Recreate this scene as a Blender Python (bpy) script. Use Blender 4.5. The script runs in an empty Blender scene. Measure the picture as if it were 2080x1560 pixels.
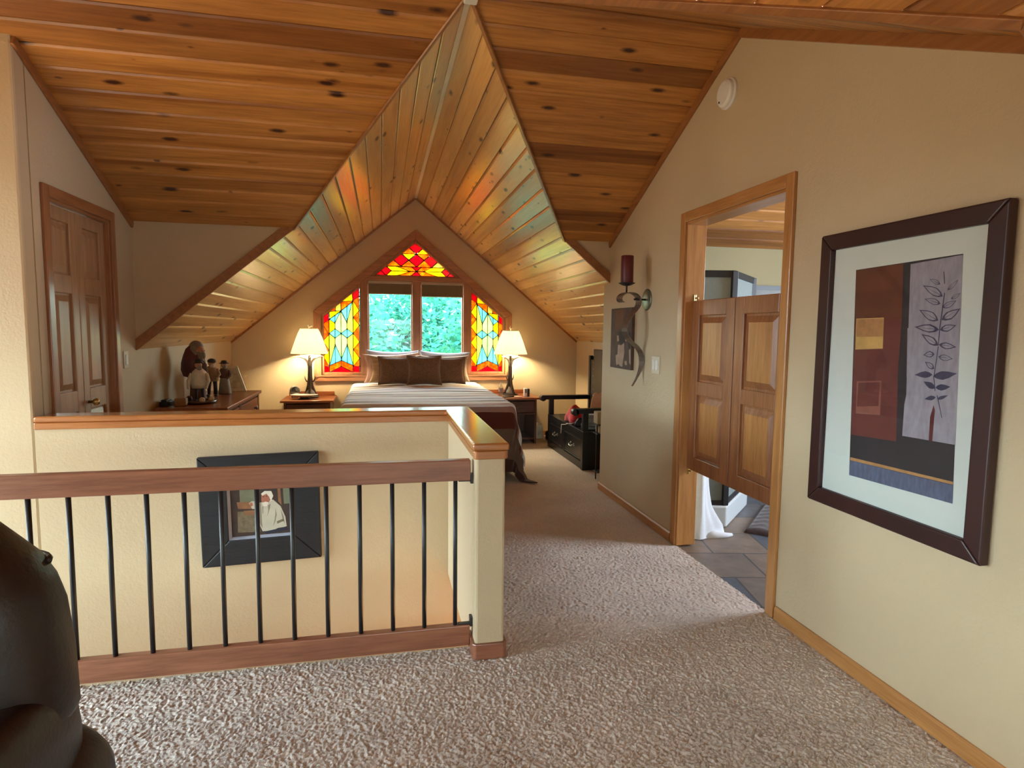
import bpy, bmesh, math, random
import numpy as np
from mathutils import Vector, Matrix
random.seed(7)
SC = bpy.context.scene
COL = SC.collection
PI = math.pi
# ------------------------------------------------------------------ camera
F_PX = 1223.57
YAW, PITCH, ROLL = [math.radians(a) for a in (12.2697, -5.162, 0.6504)]
CAM = Vector((0, 0, 1.33))
FWD = Vector((math.sin(YAW) * math.cos(PITCH), math.cos(YAW) * math.cos(PITCH), math.sin(PITCH)))
_r = Vector((math.cos(YAW), -math.sin(YAW), 0))
_u = _r.cross(FWD)
RT = _r * math.cos(ROLL) + _u * math.sin(ROLL)
UP = -_r * math.sin(ROLL) + _u * math.cos(ROLL)
cam = bpy.data.cameras.new('camera')
cam.sensor_width = 36
cam.lens = F_PX / 2080 * 36
cam.clip_start = 0.05
camo = bpy.data.objects.new('camera', cam)
COL.objects.link(camo)
camo.matrix_world = Matrix(((RT.x, UP.x, -FWD.x, CAM.x), (RT.y, UP.y, -FWD.y, CAM.y), (RT.z, UP.z, -FWD.z, CAM.z), (0, 0, 0, 1)))
SC.camera = camo


def at(px, py, ax, val):
    """where the sight line of a photo pixel meets the plane ax = val"""
    d = RT * ((px - 1040) / F_PX) + UP * ((780 - py) / F_PX) + FWD
    i = 'xyz'.index(ax)
    return CAM + d * ((val - CAM[i]) / d[i])


# ------------------------------------------------------------------ measured room
XR, XL, XR2 = 1.792, -1.647, 2.415
YP, YK, YC, YB = 3.311, 4.609, 4.723, 7.287
XD, ZR, YR = 0.4056, 2.858, 2.8754
ZK, DS = 2.028, 0.8272
MS = (ZR - ZK) / (YK - YR)
XVL, XVR = XD - (ZR - ZK) / DS, XD + (ZR - ZK) / DS
YN = 2 * YR - YK
def zdorm(x): return ZR - DS * abs(x - XD)
def zmain(y): return ZR - MS * abs(y - YR)
XPL, XPR, YQ, HC = 0.36, 0.478, 2.302, 0.8845
XF, YF = -3.2, -3.0        # far left wall and the wall behind the camera


# ------------------------------------------------------------------ materials
def srgb(r, g, b):
    f = lambda c: (c / 255 / 12.92) if c / 255 <= 0.04045 else ((c / 255 + 0.055) / 1.055) ** 2.4
    return (f(r), f(g), f(b), 1)


class NT:
    def __init__(s, name):
        s.m = bpy.data.materials.new(name)
        s.m.use_nodes = True
        s.t = s.m.node_tree
        s.t.nodes.clear()
        s.out = s.n('ShaderNodeOutputMaterial')
    def n(s, typ, **kw):
        nd = s.t.nodes.new(typ)
        for k, v in kw.items():
            if k in nd.inputs.keys(): nd.inputs[k].default_value = v
            else: setattr(nd, k, v)
        return nd
    def l(s, a, b): s.t.links.new(a, b)
    def math(s, op, a, b=None, clamp=False):
        nd = s.n('ShaderNodeMath', operation=op, use_clamp=clamp)
        for i, v in enumerate((a, b)):
            if v is None: continue
            if isinstance(v, (int, float)): nd.inputs[i].default_value = v
            else: s.l(v, nd.inputs[i])
        return nd.outputs[0]
    def mix(s, f, a, b, blend='MIX'):
        nd = s.n('ShaderNodeMix', data_type='RGBA', blend_type=blend)
        for i, v in ((0, f), (6, a), (7, b)):
            if isinstance(v, (int, float)): nd.inputs[i].default_value = v
            elif isinstance(v, tuple): nd.inputs[i].default_value = v
            else: s.l(v, nd.inputs[i])
        return nd.outputs[2]
    def coords(s, scale=(1, 1, 1), src='Object'):
        tc = s.n('ShaderNodeTexCoord')
        mp = s.n('ShaderNodeMapping')
        mp.inputs['Scale'].default_value = scale
        s.l(tc.outputs[src], mp.inputs['Vector'])
        return mp.outputs[0]
    def noise(s, vec, scale, detail=4, rough=.55):
        nd = s.n('ShaderNodeTexNoise', Scale=scale, Detail=detail, Roughness=rough)
        if vec is not None: s.l(vec, nd.inputs['Vector'])
        return nd.outputs['Fac']
    def ramp(s, fac, stops, interp='LINEAR'):
        nd = s.n('ShaderNodeValToRGB')
        cr = nd.color_ramp
        cr.interpolation = interp
        while len(cr.elements) < len(stops): cr.elements.new(0.5)
        for e, (p, c) in zip(cr.elements, stops):
            e.position = p
            e.color = c
        s.l(fac, nd.inputs[0])
        return nd.outputs[0]
    def bump(s, h, strength, dist=0.01):
        nd = s.n('ShaderNodeBump', Strength=strength, Distance=dist)
        s.l(h, nd.inputs['Height'])
        return nd.outputs[0]


def mul(c, k): return (c[0] * k, c[1] * k, c[2] * k, 1)
_mats = {}


def pbr(name, col, rough=.55, var=.12, scale=14, bump=0, bscale=60, metal=0, coat=0, coat_rough=.15, stretch=(1, 1, 1), spec=.5, sheen=0, bdist=.004):
    if name in _mats: return _mats[name]
    t = NT(name)
    p = t.n('ShaderNodeBsdfPrincipled')
    v = t.coords(stretch)
    f = t.noise(v, scale)
    c = t.ramp(f, [(.25, mul(col, 1 - var)), (.75, mul(col, 1 + var))])
    t.l(c, p.inputs['Base Color'])
    p.inputs['Roughness'].default_value = rough
    p.inputs['Metallic'].default_value = metal
    p.inputs['Specular IOR Level'].default_value = spec
    if coat:
        p.inputs['Coat Weight'].default_value = coat
        p.inputs['Coat Roughness'].default_value = coat_rough
    if sheen: p.inputs['Sheen Weight'].default_value = sheen
    if bump:
        t.l(t.bump(t.noise(v, bscale, 3), bump, bdist), p.inputs['Normal'])
    t.l(p.outputs[0], t.out.inputs[0])
    _mats[name] = t.m
    return t.m


def wood(kind, axis='z'):
    """stained timber, grain along one axis"""
    key = 'wood_' + kind + '_' + axis
    if key in _mats: return _mats[key]
    pal = dict(oak=(srgb(156, 102, 54), srgb(198, 142, 84), .36, .3),
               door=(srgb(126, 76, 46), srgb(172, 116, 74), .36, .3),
               rail=(srgb(116, 68, 48), srgb(160, 102, 74), .4, .25),
               cap=(srgb(150, 88, 44), srgb(186, 118, 64), .24, .6),
               walnut=(srgb(60, 30, 18), srgb(92, 50, 28), .34, .4),
               table=(srgb(120, 66, 36), srgb(166, 98, 56), .3, .4),
               casing=(srgb(138, 86, 54), srgb(182, 126, 84), .46, .12),
               trim=(srgb(128, 78, 42), srgb(168, 110, 62), .38, .3),
               pale=(srgb(150, 110, 76), srgb(182, 140, 100), .42, .15),
               ridge=(srgb(216, 192, 156), srgb(234, 214, 182), .4, .2))[kind]
    a, b, ro, coat = pal
    t = NT(key)
    p = t.n('ShaderNodeBsdfPrincipled', Roughness=ro)
    p.inputs['Coat Weight'].default_value = coat
    p.inputs['Coat Roughness'].default_value = .16
    sc = {'x': (1.2, 16, 16), 'y': (16, 1.2, 16), 'z': (16, 16, 1.2)}[axis]
    v = t.coords(sc)
    g1 = t.noise(v, 2.2, 5, .6)
    g2 = t.noise(v, 9, 3, .6)
    f = t.math('ADD', t.math('MULTIPLY', g1, .7), t.math('MULTIPLY', g2, .3))
    c = t.ramp(f, [(.3, a), (.68, b)])
    t.l(c, p.inputs['Base Color'])
    t.l(t.bump(g2, .12, .003), p.inputs['Normal'])
    t.l(p.outputs[0], t.out.inputs[0])
    _mats[key] = t.m
    return t.m


def mat_wall(name, col):
    t = NT(name)
    p = t.n('ShaderNodeBsdfPrincipled', Roughness=.62)
    p.inputs['Specular IOR Level'].default_value = .35
    v = t.coords()
    c = t.ramp(t.noise(v, 1.6, 3), [(.3, mul(col, .96)), (.7, mul(col, 1.04))])
    t.l(c, p.inputs['Base Color'])
    h = t.math('ADD', t.noise(v, 95, 2), t.math('MULTIPLY', t.noise(v, 38, 2), .8))
    t.l(t.bump(h, .34, .0035), p.inputs['Normal'])
    t.l(p.outputs[0], t.out.inputs[0])
    return t.m


def mat_planks(name, light, dark, coat, rough, knot=1.0, streak=.8):
    """tongue-and-groove pine: UV = metres along / across each board, rnd = one random number per board"""
    t = NT(name)
    p = t.n('ShaderNodeBsdfPrincipled', Roughness=rough)
    p.inputs['Coat Weight'].default_value = coat
    p.inputs['Coat Roughness'].default_value = .2
    uv = t.n('ShaderNodeUVMap', uv_map='UVMap').outputs[0]
    def mp(sc):
        m = t.n('ShaderNodeMapping')
        m.inputs['Scale'].default_value = sc
        t.l(uv, m.inputs['Vector'])
        return m.outputs[0]
    rnd = t.n('ShaderNodeAttribute', attribute_name='rnd').outputs['Fac']
    g = t.noise(mp((1.3, 22, 1)), 3.0, 6, .62)
    g2 = t.noise(mp((.5, 7, 1)), 2.0, 3, .5)
    f = t.math('ADD', t.math('MULTIPLY', g, .55), t.math('MULTIPLY', g2, .45))
    base = t.ramp(f, [(.28, dark), (.62, light)])
    tone = t.ramp(rnd, [(0, (.56, .46, .40, 1)), (.22, (.8, .76, .7, 1)), (.45, (1, 1, 1, 1)), (1, (1.14, 1.16, 1.12, 1))])
    base = t.mix(1.0, base, tone, 'MULTIPLY')
    heart = t.ramp(t.noise(mp((.35, 9, 1)), 1.6, 2, .4), [(.56, (1, 1, 1, 1)), (.66, (.62, .5, .42, 1))])
    base = t.mix(streak, base, heart, 'MULTIPLY')
    vo = t.n('ShaderNodeTexVoronoi', Scale=1.0)
    vo.inputs['Randomness'].default_value = 1.0
    t.l(mp((3.6, 10, 1)), vo.inputs['Vector'])
    d = vo.outputs['Distance']
    k = t.math('ADD', d, t.math('MULTIPLY', t.noise(mp((40, 60, 1)), 1.0, 2), .06))
    kn = t.ramp(k, [(.12, (1, 1, 1, 1)), (.24, (0, 0, 0, 1))])
    sepc = t.n('ShaderNodeSeparateColor')
    t.l(vo.outputs['Color'], sepc.inputs[0])
    sel = t.math('GREATER_THAN', sepc.outputs[0], .35)
    kf = t.math('MULTIPLY', t.math('MULTIPLY', kn, sel), knot)
    base = t.mix(kf, base, srgb(62, 24, 8))
    v2 = t.n('ShaderNodeTexVoronoi', Scale=1.0)
    t.l(mp((6.5, 17, 1)), v2.inputs['Vector'])
    s2 = t.n('ShaderNodeSeparateColor')
    t.l(v2.outputs['Color'], s2.inputs[0])
    k2 = t.math('ADD', v2.outputs['Distance'], t.math('MULTIPLY', t.noise(mp((50, 80, 1)), 1.0, 2), .10))
    kf2 = t.math('MULTIPLY', t.math('MULTIPLY', t.ramp(k2, [(.12, (1, 1, 1, 1)), (.2, (0, 0, 0, 1))]), t.math('GREATER_THAN', s2.outputs[1], .78)), .8)
    base = t.mix(kf2, base, srgb(84, 38, 14))
    t.l(base, p.inputs['Base Color'])
    t.l(t.bump(g, .10, .004), p.inputs['Normal'])
    t.l(p.outputs[0], t.out.inputs[0])
    return t.m


def mat_glass(name, tint=(.97, .99, .98, 1), gl=.06, rough=.02):
    t = NT(name)
    a = t.n('ShaderNodeBsdfTransparent', Color=tint)
    b = t.n('ShaderNodeBsdfGlossy', Roughness=rough)
    mx = t.n('ShaderNodeMixShader', Fac=gl)
    t.l(a.outputs[0], mx.inputs[1])
    t.l(b.outputs[0], mx.inputs[2])
    t.l(mx.outputs[0], t.out.inputs[0])
    return t.m


def mat_stained(name, c1, c2, scale=14):
    """opalescent art glass, light scatters through it"""
    t = NT(name)
    v = t.coords()
    f = t.noise(v, scale, 4, .7)
    c = t.ramp(f, [(.35, c1), (.65, c2)])
    a = t.n('ShaderNodeBsdfTranslucent')
    b = t.n('ShaderNodeBsdfTransparent')
    g = t.n('ShaderNodeBsdfGlossy', Roughness=.1)
    t.l(c, a.inputs[0])
    t.l(c, b.inputs[0])
    m1 = t.n('ShaderNodeMixShader', Fac=.32)
    t.l(a.outputs[0], m1.inputs[1])
    t.l(b.outputs[0], m1.inputs[2])
    m2 = t.n('ShaderNodeMixShader', Fac=.04)
    t.l(m1.outputs[0], m2.inputs[1])
    t.l(g.outputs[0], m2.inputs[2])
    t.l(m2.outputs[0], t.out.inputs[0])
    return t.m


def mat_shade(name, col, tr=.55, glow=0):
    t = NT(name)
    a = t.n('ShaderNodeBsdfDiffuse', Color=col)
    b = t.n('ShaderNodeBsdfTranslucent', Color=col)
    v = t.coords()
    c = t.ramp(t.noise(v, 40), [(.3, mul(col, .93)), (.7, col)])
    t.l(c, a.inputs[0])
    t.l(c, b.inputs[0])
    m = t.n('ShaderNodeMixShader', Fac=tr)
    t.l(a.outputs[0], m.inputs[1])
    t.l(b.outputs[0], m.inputs[2])
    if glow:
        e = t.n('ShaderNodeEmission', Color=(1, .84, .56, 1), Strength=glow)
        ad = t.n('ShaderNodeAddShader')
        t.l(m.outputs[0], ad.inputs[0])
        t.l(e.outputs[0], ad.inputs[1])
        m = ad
    t.l(m.outputs[0], t.out.inputs[0])
    return t.m


def mat_emit(name, col, st):
    t = NT(name)
    e = t.n('ShaderNodeEmission', Color=col, Strength=st)
    t.l(e.outputs[0], t.out.inputs[0])
    return t.m


M = {}
M['wall'] = mat_wall('tan_wall_paint', srgb(198, 177, 145))
M['bathwall'] = mat_wall('olive_wall_paint', srgb(160, 148, 108))
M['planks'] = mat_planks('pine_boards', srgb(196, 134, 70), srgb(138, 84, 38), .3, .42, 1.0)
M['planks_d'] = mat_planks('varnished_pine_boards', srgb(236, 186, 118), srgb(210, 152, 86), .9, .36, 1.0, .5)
M['glass'] = mat_glass('clear_glass', gl=.015)
M['showerglass'] = mat_shade('frosted_shower_glass', srgb(176, 186, 184), .45)
M['iron'] = pbr('black_iron', srgb(34, 34, 38), .42, .1, metal=.0, spec=.5)
M['black'] = pbr('black_paint', srgb(20, 20, 23), .34, .15, spec=.5)
M['white'] = pbr('white_plastic', srgb(224, 220, 214), .4, .03)
M['leather'] = pbr('dark_brown_leather', srgb(34, 18, 13), .42, .2, scale=6, bump=.25, bscale=90)
M['brass'] = pbr('brass', srgb(196, 170, 110), .3, .05, metal=1)
M['steel'] = pbr('brushed_steel', srgb(150, 150, 146), .3, .06, metal=1, scale=30)
M['lead'] = pbr('lead_came', srgb(40, 34, 30), .5, .1)


# ------------------------------------------------------------------ mesh builder
class MB:
    def __init__(s):
        s.v = []
        s.f = []
        s.m = []
        s.uv = {}
        s.cur = 0
    def face(s, pts, mi=None, uv=None):
        i = len(s.v)
        s.v += [tuple(p) for p in pts]
        s.f.append(tuple(range(i, i + len(pts))))
        s.m.append(s.cur if mi is None else mi)
        if uv: s.uv[len(s.f) - 1] = uv
    def raw(s, vs, fs, mi=None):
        i = len(s.v)
        s.v += [tuple(p) for p in vs]
        for f in fs:
            s.f.append(tuple(i + k for k in f))
            s.m.append(s.cur if mi is None else mi)
    def box(s, x0, y0, z0, x1, y1, z1, mi=None):
        x0, x1 = sorted((x0, x1)); y0, y1 = sorted((y0, y1)); z0, z1 = sorted((z0, z1))
        s.raw([(x0, y0, z0), (x1, y0, z0), (x1, y1, z0), (x0, y1, z0), (x0, y0, z1), (x1, y0, z1), (x1, y1, z1), (x0, y1, z1)],
              [(0, 3, 2, 1), (4, 5, 6, 7), (0, 1, 5, 4), (1, 2, 6, 5), (2, 3, 7, 6), (3, 0, 4, 7)], mi)
        return s
    def prism(s, pts, vec, mi=None):
        """closed polygon pts swept by vec"""
        n = len(pts)
        a = [Vector(p) for p in pts]
        b = [p + Vector(vec) for p in a]
        nrm = sum(((a[i] - a[0]).cross(a[(i + 1) % n] - a[0]) for i in range(1, n - 1)), Vector())
        if nrm.dot(Vector(vec)) > 0:
            a.reverse(); b.reverse()
        s.raw(a + b, [tuple(range(n)), tuple(range(2 * n - 1, n - 1, -1))] + [(i, i + n, (i + 1) % n + n, (i + 1) % n) for i in range(n)], mi)
        return s
    def bar(s, p0, p1, w, h, side, mi=None):
        """rectangular bar from p0 to p1, w wide along side, h along the third axis"""
        p0, p1 = Vector(p0), Vector(p1)
        d = (p1 - p0).normalized()
        a = Vector(side)
        a = (a - d * a.dot(d)).normalized()
        b = d.cross(a)
        q = [p0 + a * (w / 2) * i + b * (h / 2) * j for i, j in ((-1, -1), (1, -1), (1, 1), (-1, 1))]
        return s.prism(q, p1 - p0, mi)
    def tube(s, pts, r, n=10, cap=True, mi=None):
        pts = [Vector(p) for p in pts]
        k = len(pts)
        rr = r if isinstance(r, (list, tuple)) else [r] * k
        d0 = (pts[1] - pts[0]).normalized()
        ref = Vector((0, 0, 1)) if abs(d0.z) < .9 else Vector((1, 0, 0))
        u = d0.cross(ref).normalized()
        vs = []
        for i, p in enumerate(pts):
            d = (pts[min(i + 1, k - 1)] - pts[max(i - 1, 0)]).normalized()
            u = (u - d * u.dot(d)).normalized()
            w = d.cross(u)
            vs += [p + (u * math.cos(2 * PI * j / n) + w * math.sin(2 * PI * j / n)) * rr[i] for j in range(n)]
        fs = []
        for i in range(k - 1):
            for j in range(n):
                fs.append((i * n + j, i * n + (j + 1) % n, (i + 1) * n + (j + 1) % n, (i + 1) * n + j))
        if cap:
            fs += [tuple(range(n - 1, -1, -1)), tuple(range((k - 1) * n, k * n))]
        s.raw(vs, fs, mi)
        return s
    def lathe(s, c, prof, n=24, ax=(0, 0, 1), mi=None, sx=1, sy=1, wob=None):
        """profile of (radius, height) turned about ax at c"""
        a = Vector(ax).normalized()
        ref = Vector((0, 1, 0)) if abs(a.y) < .9 else Vector((1, 0, 0))
        u = ref.cross(a).normalized()
        w = a.cross(u)
        c = Vector(c)
        vs = []
        for r, h in prof:
            for j in range(n):
                t = 2 * PI * j / n
                q = r * (wob(t, h) if wob else 1)
                vs.append(c + a * h + u * (q * math.cos(t) * sx) + w * (q * math.sin(t) * sy))
        fs = []
        for i in range(len(prof) - 1):
            for j in range(n):
                fs.append((i * n + j, i * n + (j + 1) % n, (i + 1) * n + (j + 1) % n, (i + 1) * n + j))
        if prof[0][0] > 1e-6: fs.append(tuple(range(n - 1, -1, -1)))
        if prof[-1][0] > 1e-6: fs.append(tuple(range((len(prof) - 1) * n, len(prof) * n)))
        s.raw(vs, fs, mi)
        return s
    def ell(s, c, rx, ry, rz, n=20, m=12, e=1.0, mi=None):
        """super-ellipsoid, e < 1 squarer"""
        c = Vector(c)
        g = lambda q: math.copysign(abs(q) ** e, q)
        vs, fs = [], []
        for i in range(m + 1):
            a = -PI / 2 + PI * i / m
            for j in range(n):
                b = 2 * PI * j / n
                vs.append(c + Vector((rx * g(math.cos(a)) * g(math.cos(b)), ry * g(math.cos(a)) * g(math.sin(b)), rz * g(math.sin(a)))))
        for i in range(m):
            for j in range(n):
                fs.append((i * n + j, i * n + (j + 1) % n, (i + 1) * n + (j + 1) % n, (i + 1) * n + j))
        s.raw(vs, fs, mi)
        return s
    def grid(s, fn, nu, nv, mi=None, uvfn=None):
        vs = [fn(i / nu, j / nv) for j in range(nv + 1) for i in range(nu + 1)]
        b = len(s.v)
        s.v += [tuple(p) for p in vs]
        for j in range(nv):
            for i in range(nu):
                k = b + j * (nu + 1) + i
                s.f.append((k, k + 1, k + nu + 2, k + nu + 1))
                s.m.append(s.cur if mi is None else mi)
                if uvfn: s.uv[len(s.f) - 1] = [uvfn(a / nu, c / nv) for a, c in ((i, j), (i + 1, j), (i + 1, j + 1), (i, j + 1))]
        return s
    def build(s, name, mats, parent=None, smooth=False, bev=0, seg=2, rnd=None, solid=0, sub=0, weld=False, local=False, kind=None):
        me = bpy.data.meshes.new(name)
        off = Vector()
        if parent is not None and not local:
            off = root_loc(parent)
        elif parent is None and not local:
            a = np.array(s.v)
            off = Vector(((a[:, 0].min() + a[:, 0].max()) / 2, (a[:, 1].min() + a[:, 1].max()) / 2, a[:, 2].min()))
        me.from_pydata([tuple(Vector(p) - off) for p in s.v], [], s.f)
        for m in (mats if isinstance(mats, (list, tuple)) else [mats]): me.materials.append(m)
        me.polygons.foreach_set('material_index', s.m)
        if smooth: me.polygons.foreach_set('use_smooth', [True] * len(s.f))
        if s.uv:
            ul = me.uv_layers.new(name='UVMap')
            for i, poly in enumerate(me.polygons):
                if i in s.uv:
                    for li, q in zip(poly.loop_indices, s.uv[i]): ul.data[li].uv = q
        if rnd is not None:
            at_ = me.attributes.new('rnd', 'FLOAT', 'FACE')
            at_.data.foreach_set('value', rnd)
        me.update()
        if weld:
            bm = bmesh.new()
            bm.from_mesh(me)
            bmesh.ops.remove_doubles(bm, verts=bm.verts, dist=1e-5)
            bm.to_mesh(me)
            bm.free()
        o = bpy.data.objects.new(name, me)
        COL.objects.link(o)
        if parent is not None: o.parent = parent
        else: o.location = off
        if solid:
            md = o.modifiers.new('solid', 'SOLIDIFY')
            md.thickness = solid
            md.offset = 0
        if bev:
            md = o.modifiers.new('bevel', 'BEVEL')
            md.width = bev
            md.segments = seg
            md.limit_method = 'ANGLE'
            md.angle_limit = math.radians(40)
        if sub:
            md = o.modifiers.new('sub', 'SUBSURF')
            md.levels = md.render_levels = sub
        if kind: o['kind'] = kind
        return o


def root_loc(o):
    v = Vector()
    while o is not None:
        v += o.location
        o = o.parent
    return v


def tag(o, label, cat, group=None):
    o['label'] = label
    o['category'] = cat
    if group: o['group'] = group
    return o


def thing(name, label, cat, loc=(0, 0, 0), rz=0, group=None):
    o = bpy.data.objects.new(name, None)
    o.empty_display_size = .05
    COL.objects.link(o)
    o.location = loc
    o.rotation_euler = (0, 0, rz)
    return tag(o, label, cat, group)


def struct_empty(name, loc=(0, 0, 0)):
    o = bpy.data.objects.new(name, None)
    o.empty_display_size = .05
    COL.objects.link(o)
    o.location = loc
    o['kind'] = 'structure'
    return o


def dup(root, loc, rz=None, label=None, group=None):
    r = root.copy()
    COL.objects.link(r)
    r.location = loc
    if rz is not None: r.rotation_euler = (0, 0, rz)
    if label: r['label'] = label
    if group: r['group'] = group
    for ch in list(root.children):
        c = ch.copy()
        COL.objects.link(c)
        c.parent = r
        for g in ch.children:
            d = g.copy()
            COL.objects.link(d)
            d.parent = c
    return r
# ------------------------------------------------------------------ light levels
LAMP_W, SKY_W, REAR_FILL_W, LEFT_W, BATH_W, DOWN_W, EXPO = 100, 20, 13, 930, 130, 30, 0.04
# ------------------------------------------------------------------ room shell
def clip(poly, i, val, keep_greater):
    out = []
    n = len(poly)
    for k in range(n):
        a, b = poly[k], poly[(k + 1) % n]
        ia = (a[i] >= val) if keep_greater else (a[i] <= val)
        ib = (b[i] >= val) if keep_greater else (b[i] <= val)
        if ia: out.append(a)
        if ia != ib:
            t = (val - a[i]) / (b[i] - a[i])
            out.append((a[0] + (b[0] - a[0]) * t, a[1] + (b[1] - a[1]) * t))
    return out


def boards(name, polys, along, zf, slope, w=.127, groove=.0105, depth=.007, slot=.0028, deep=.022, mat='planks', seed=0, phase=0):
    """a boarded ceiling: every board a strip of the sloping plane with a V-groove down each side"""
    mb = MB()
    rn = []
    c = 1 if along == 'x' else 0
    k = math.sqrt(1 + slope * slope)
    st = w / k
    g, s = groove / k, slot / k
    rs = random.Random(seed)
    tone = {}
    for poly in polys:
        lo, hi = min(p[c] for p in poly), max(p[c] for p in poly)
        for i in range(int(math.floor((lo - phase) / st)), int(math.floor((hi - phase) / st)) + 1):
            if i not in tone: tone[i] = (rs.random(), rs.random() * 40)
            c0, c1 = i * st + phase, (i + 1) * st + phase
            for a, b, da, db in ((c0, c0 + s, deep, depth), (c0 + s, c0 + g, depth, 0), (c0 + g, c1 - g, 0, 0), (c1 - g, c1 - s, 0, depth), (c1 - s, c1, depth, deep)):
                q = clip(clip(poly, c, a, True), c, b, False)
                if len(q) < 3: continue
                pts, uv = [], []
                for x, y in q:
                    cc = (x, y)[c]
                    t = (cc - a) / (b - a)
                    pts.append((x, y, zf(x, y) + da * (1 - t) + db * t))
                    uv.append(((x, y)[1 - c] + tone[i][1], (cc - c0) * k + i * .731))
                pts.reverse(); uv.reverse()
                mb.face(pts, 0, uv)
                rn.append(tone[i][0])
    return mb.build(name, M[mat], rnd=rn, kind='structure')


zm_ = lambda x, y: zmain(y)
zd_ = lambda x, y: zdorm(x)
boards('ceiling', [[(XL, YR), (XD, YR), (XVL, YK), (XL, YK)], [(XF, YR), (XL, YR), (XL, YP + .1), (XF, YP + .1)]], 'x', zm_, MS, seed=3, phase=YK)
boards('ceiling', [[(XD, YR), (XR + .13, YR), (XR + .13, YK), (XVR, YK)]], 'x', zm_, MS, seed=5, phase=YK)
boards('ceiling', [[(XD, YR), (XVL, YN), (XL, YN), (XL, YR)], [(XF, YN), (XL, YN), (XL, YR), (XF, YR)]], 'x', zm_, MS, seed=7, phase=YR)
boards('ceiling', [[(XD, YR), (XR, YR), (XR, YN), (XVR, YN)]], 'x', zm_, MS, seed=9, phase=YR)
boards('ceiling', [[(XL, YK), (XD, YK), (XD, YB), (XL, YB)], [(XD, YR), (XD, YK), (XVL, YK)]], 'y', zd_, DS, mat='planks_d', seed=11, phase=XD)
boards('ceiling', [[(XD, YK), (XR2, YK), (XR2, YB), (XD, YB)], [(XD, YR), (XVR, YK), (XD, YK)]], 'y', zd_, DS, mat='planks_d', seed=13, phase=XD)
boards('ceiling', [[(XVL, YF), (XD, YF), (XD, YN), (XVL, YN)], [(XVL, YN), (XD, YN), (XD, YR)]], 'y', zd_, DS, mat='planks', seed=15, phase=XD)
boards('ceiling', [[(XD, YF), (XR, YF), (XR, YN), (XD, YN)], [(XD, YN), (XVR, YN), (XD, YR)]], 'y', zd_, DS, mat='planks', seed=17, phase=XD)
boards('ceiling', [[(XR + .12, 1.3), (4.6, 1.3), (4.6, YK), (XR + .12, YK)]], 'x', zm_, MS, seed=19, phase=YK)


UPW = .05
def wall(name, prisms, mat='wall', bev=0):
    """solid wall pieces; tops that meet the sloping boards run on a little above them"""
    mb = MB()
    for pts, vec in prisms:
        q = []
        for p in pts:
            p = Vector(p)
            zz = [zdorm(p.x)] if p.y > YK + .001 else [zmain(p.y), zdorm(p.x)]
            if p.z > 1.1 and min(abs(p.z - z) for z in zz) < .006 and 'knee' not in name: p.z += UPW
            q.append(p)
        mb.prism(q, vec)
    return mb.build(name, M[mat], kind='structure', bev=bev)


yz = lambda x, l: [(x, y, z) for y, z in l]
xz = lambda y, l: [(x, y, z) for x, z in l]
D0, D1, DH = 2.437, 3.365, 1.980           # bathroom doorway
zs = zdorm(XR)
wall('wall_right', [
    (yz(XR, [(YF, 0), (YN, 0), (YN, zs), (YF, zs)]), (.12, 0, 0)),
    (yz(XR, [(YN, 0), (D0, 0), (D0, zmain(D0)), (YN, ZK)]), (.12, 0, 0)),
    (yz(XR, [(D0, DH), (D1, DH), (D1, zmain(D1)), (YR, ZR), (D0, zmain(D0))]), (.12, 0, 0)),
    (yz(XR, [(D1, 0), (YK, 0), (YK, ZK), (D1, zmain(D1))]), (.12, 0, 0)),
    (yz(XR, [(YK, 0), (YC, 0), (YC, zs), (YK, zs)]), (.12, 0, 0)),
])
zl = zdorm(XL)
L0, L1, LH = 3.530, 4.255, 1.975           # closet doorway on the left
wall('wall_left', [
    (yz(XL, [(YP + .1, 0), (L0, 0), (L0, zmain(L0)), (YP + .1, zmain(YP + .1))]), (-.1, 0, 0)),
    (yz(XL, [(L0, LH), (L1, LH), (L1, zmain(L1)), (L0, zmain(L0))]), (-.1, 0, 0)),
    (yz(XL, [(L1, 0), (YK, 0), (YK, ZK), (L1, zmain(L1))]), (-.1, 0, 0)),
    (yz(XL, [(YK, 0), (YB, 0), (YB, zl), (YK, zl)]), (-.1, 0, 0)),
])
# wall beside the stair opening and the half wall below the cap
wall('wall_stair', [(xz(YP, [(XF, -2.6), (XL, -2.6), (XL, zmain(YP)), (XF, zmain(YP))]), (0, .1, 0))], bev=.012)
wall('wall_landing', [
    (xz(YP, [(XL, -2.6), (1.3, -2.6), (1.3, -.06), (XL, -.06)]), (0, .118, 0)),
    (xz(YP, [(XL, -.06), (XPR, -.06), (XPR, HC - .05), (XL, HC - .05)]), (0, .118, 0)),
])
wall('wall_newel', [([(XPL, YQ, -.06), (XPR, YQ, -.06), (XPR, YP, -.06), (XPL, YP, -.06)], (0, 0, HC - .05 + .06))], bev=.01)
wall('wall_knee', [(xz(YK, [(XL, zl), (XL, ZK + .05), (XVL + .06, ZK + .05)]), (0, .02, 0))])
wall('wall_knee', [(xz(YK, [(XR, zs), (XR, ZK + .05), (XVR - .06, ZK + .05)]), (0, .02, 0))])
wall('ceiling', [([(XF, YF, ZK), (XVL, YF, ZK), (XVL, YN, ZK), (XF, YN, ZK)], (0, 0, .05))])
wall('wall_near', [(xz(YN, [(XR, zs), (XR, ZK), (XVR, ZK)]), (0, -.02, 0))])
wall('wall_alcove', [(yz(XR2, [(YC, 0), (YB, 0), (YB, zdorm(XR2)), (YC, zdorm(XR2))]), (.1, 0, 0)),
                     (xz(YC - .1, [(XR + .12, 0), (XR2 + .1, 0), (XR2 + .1, zs), (XR + .12, zs)]), (0, .1, 0))])
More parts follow.
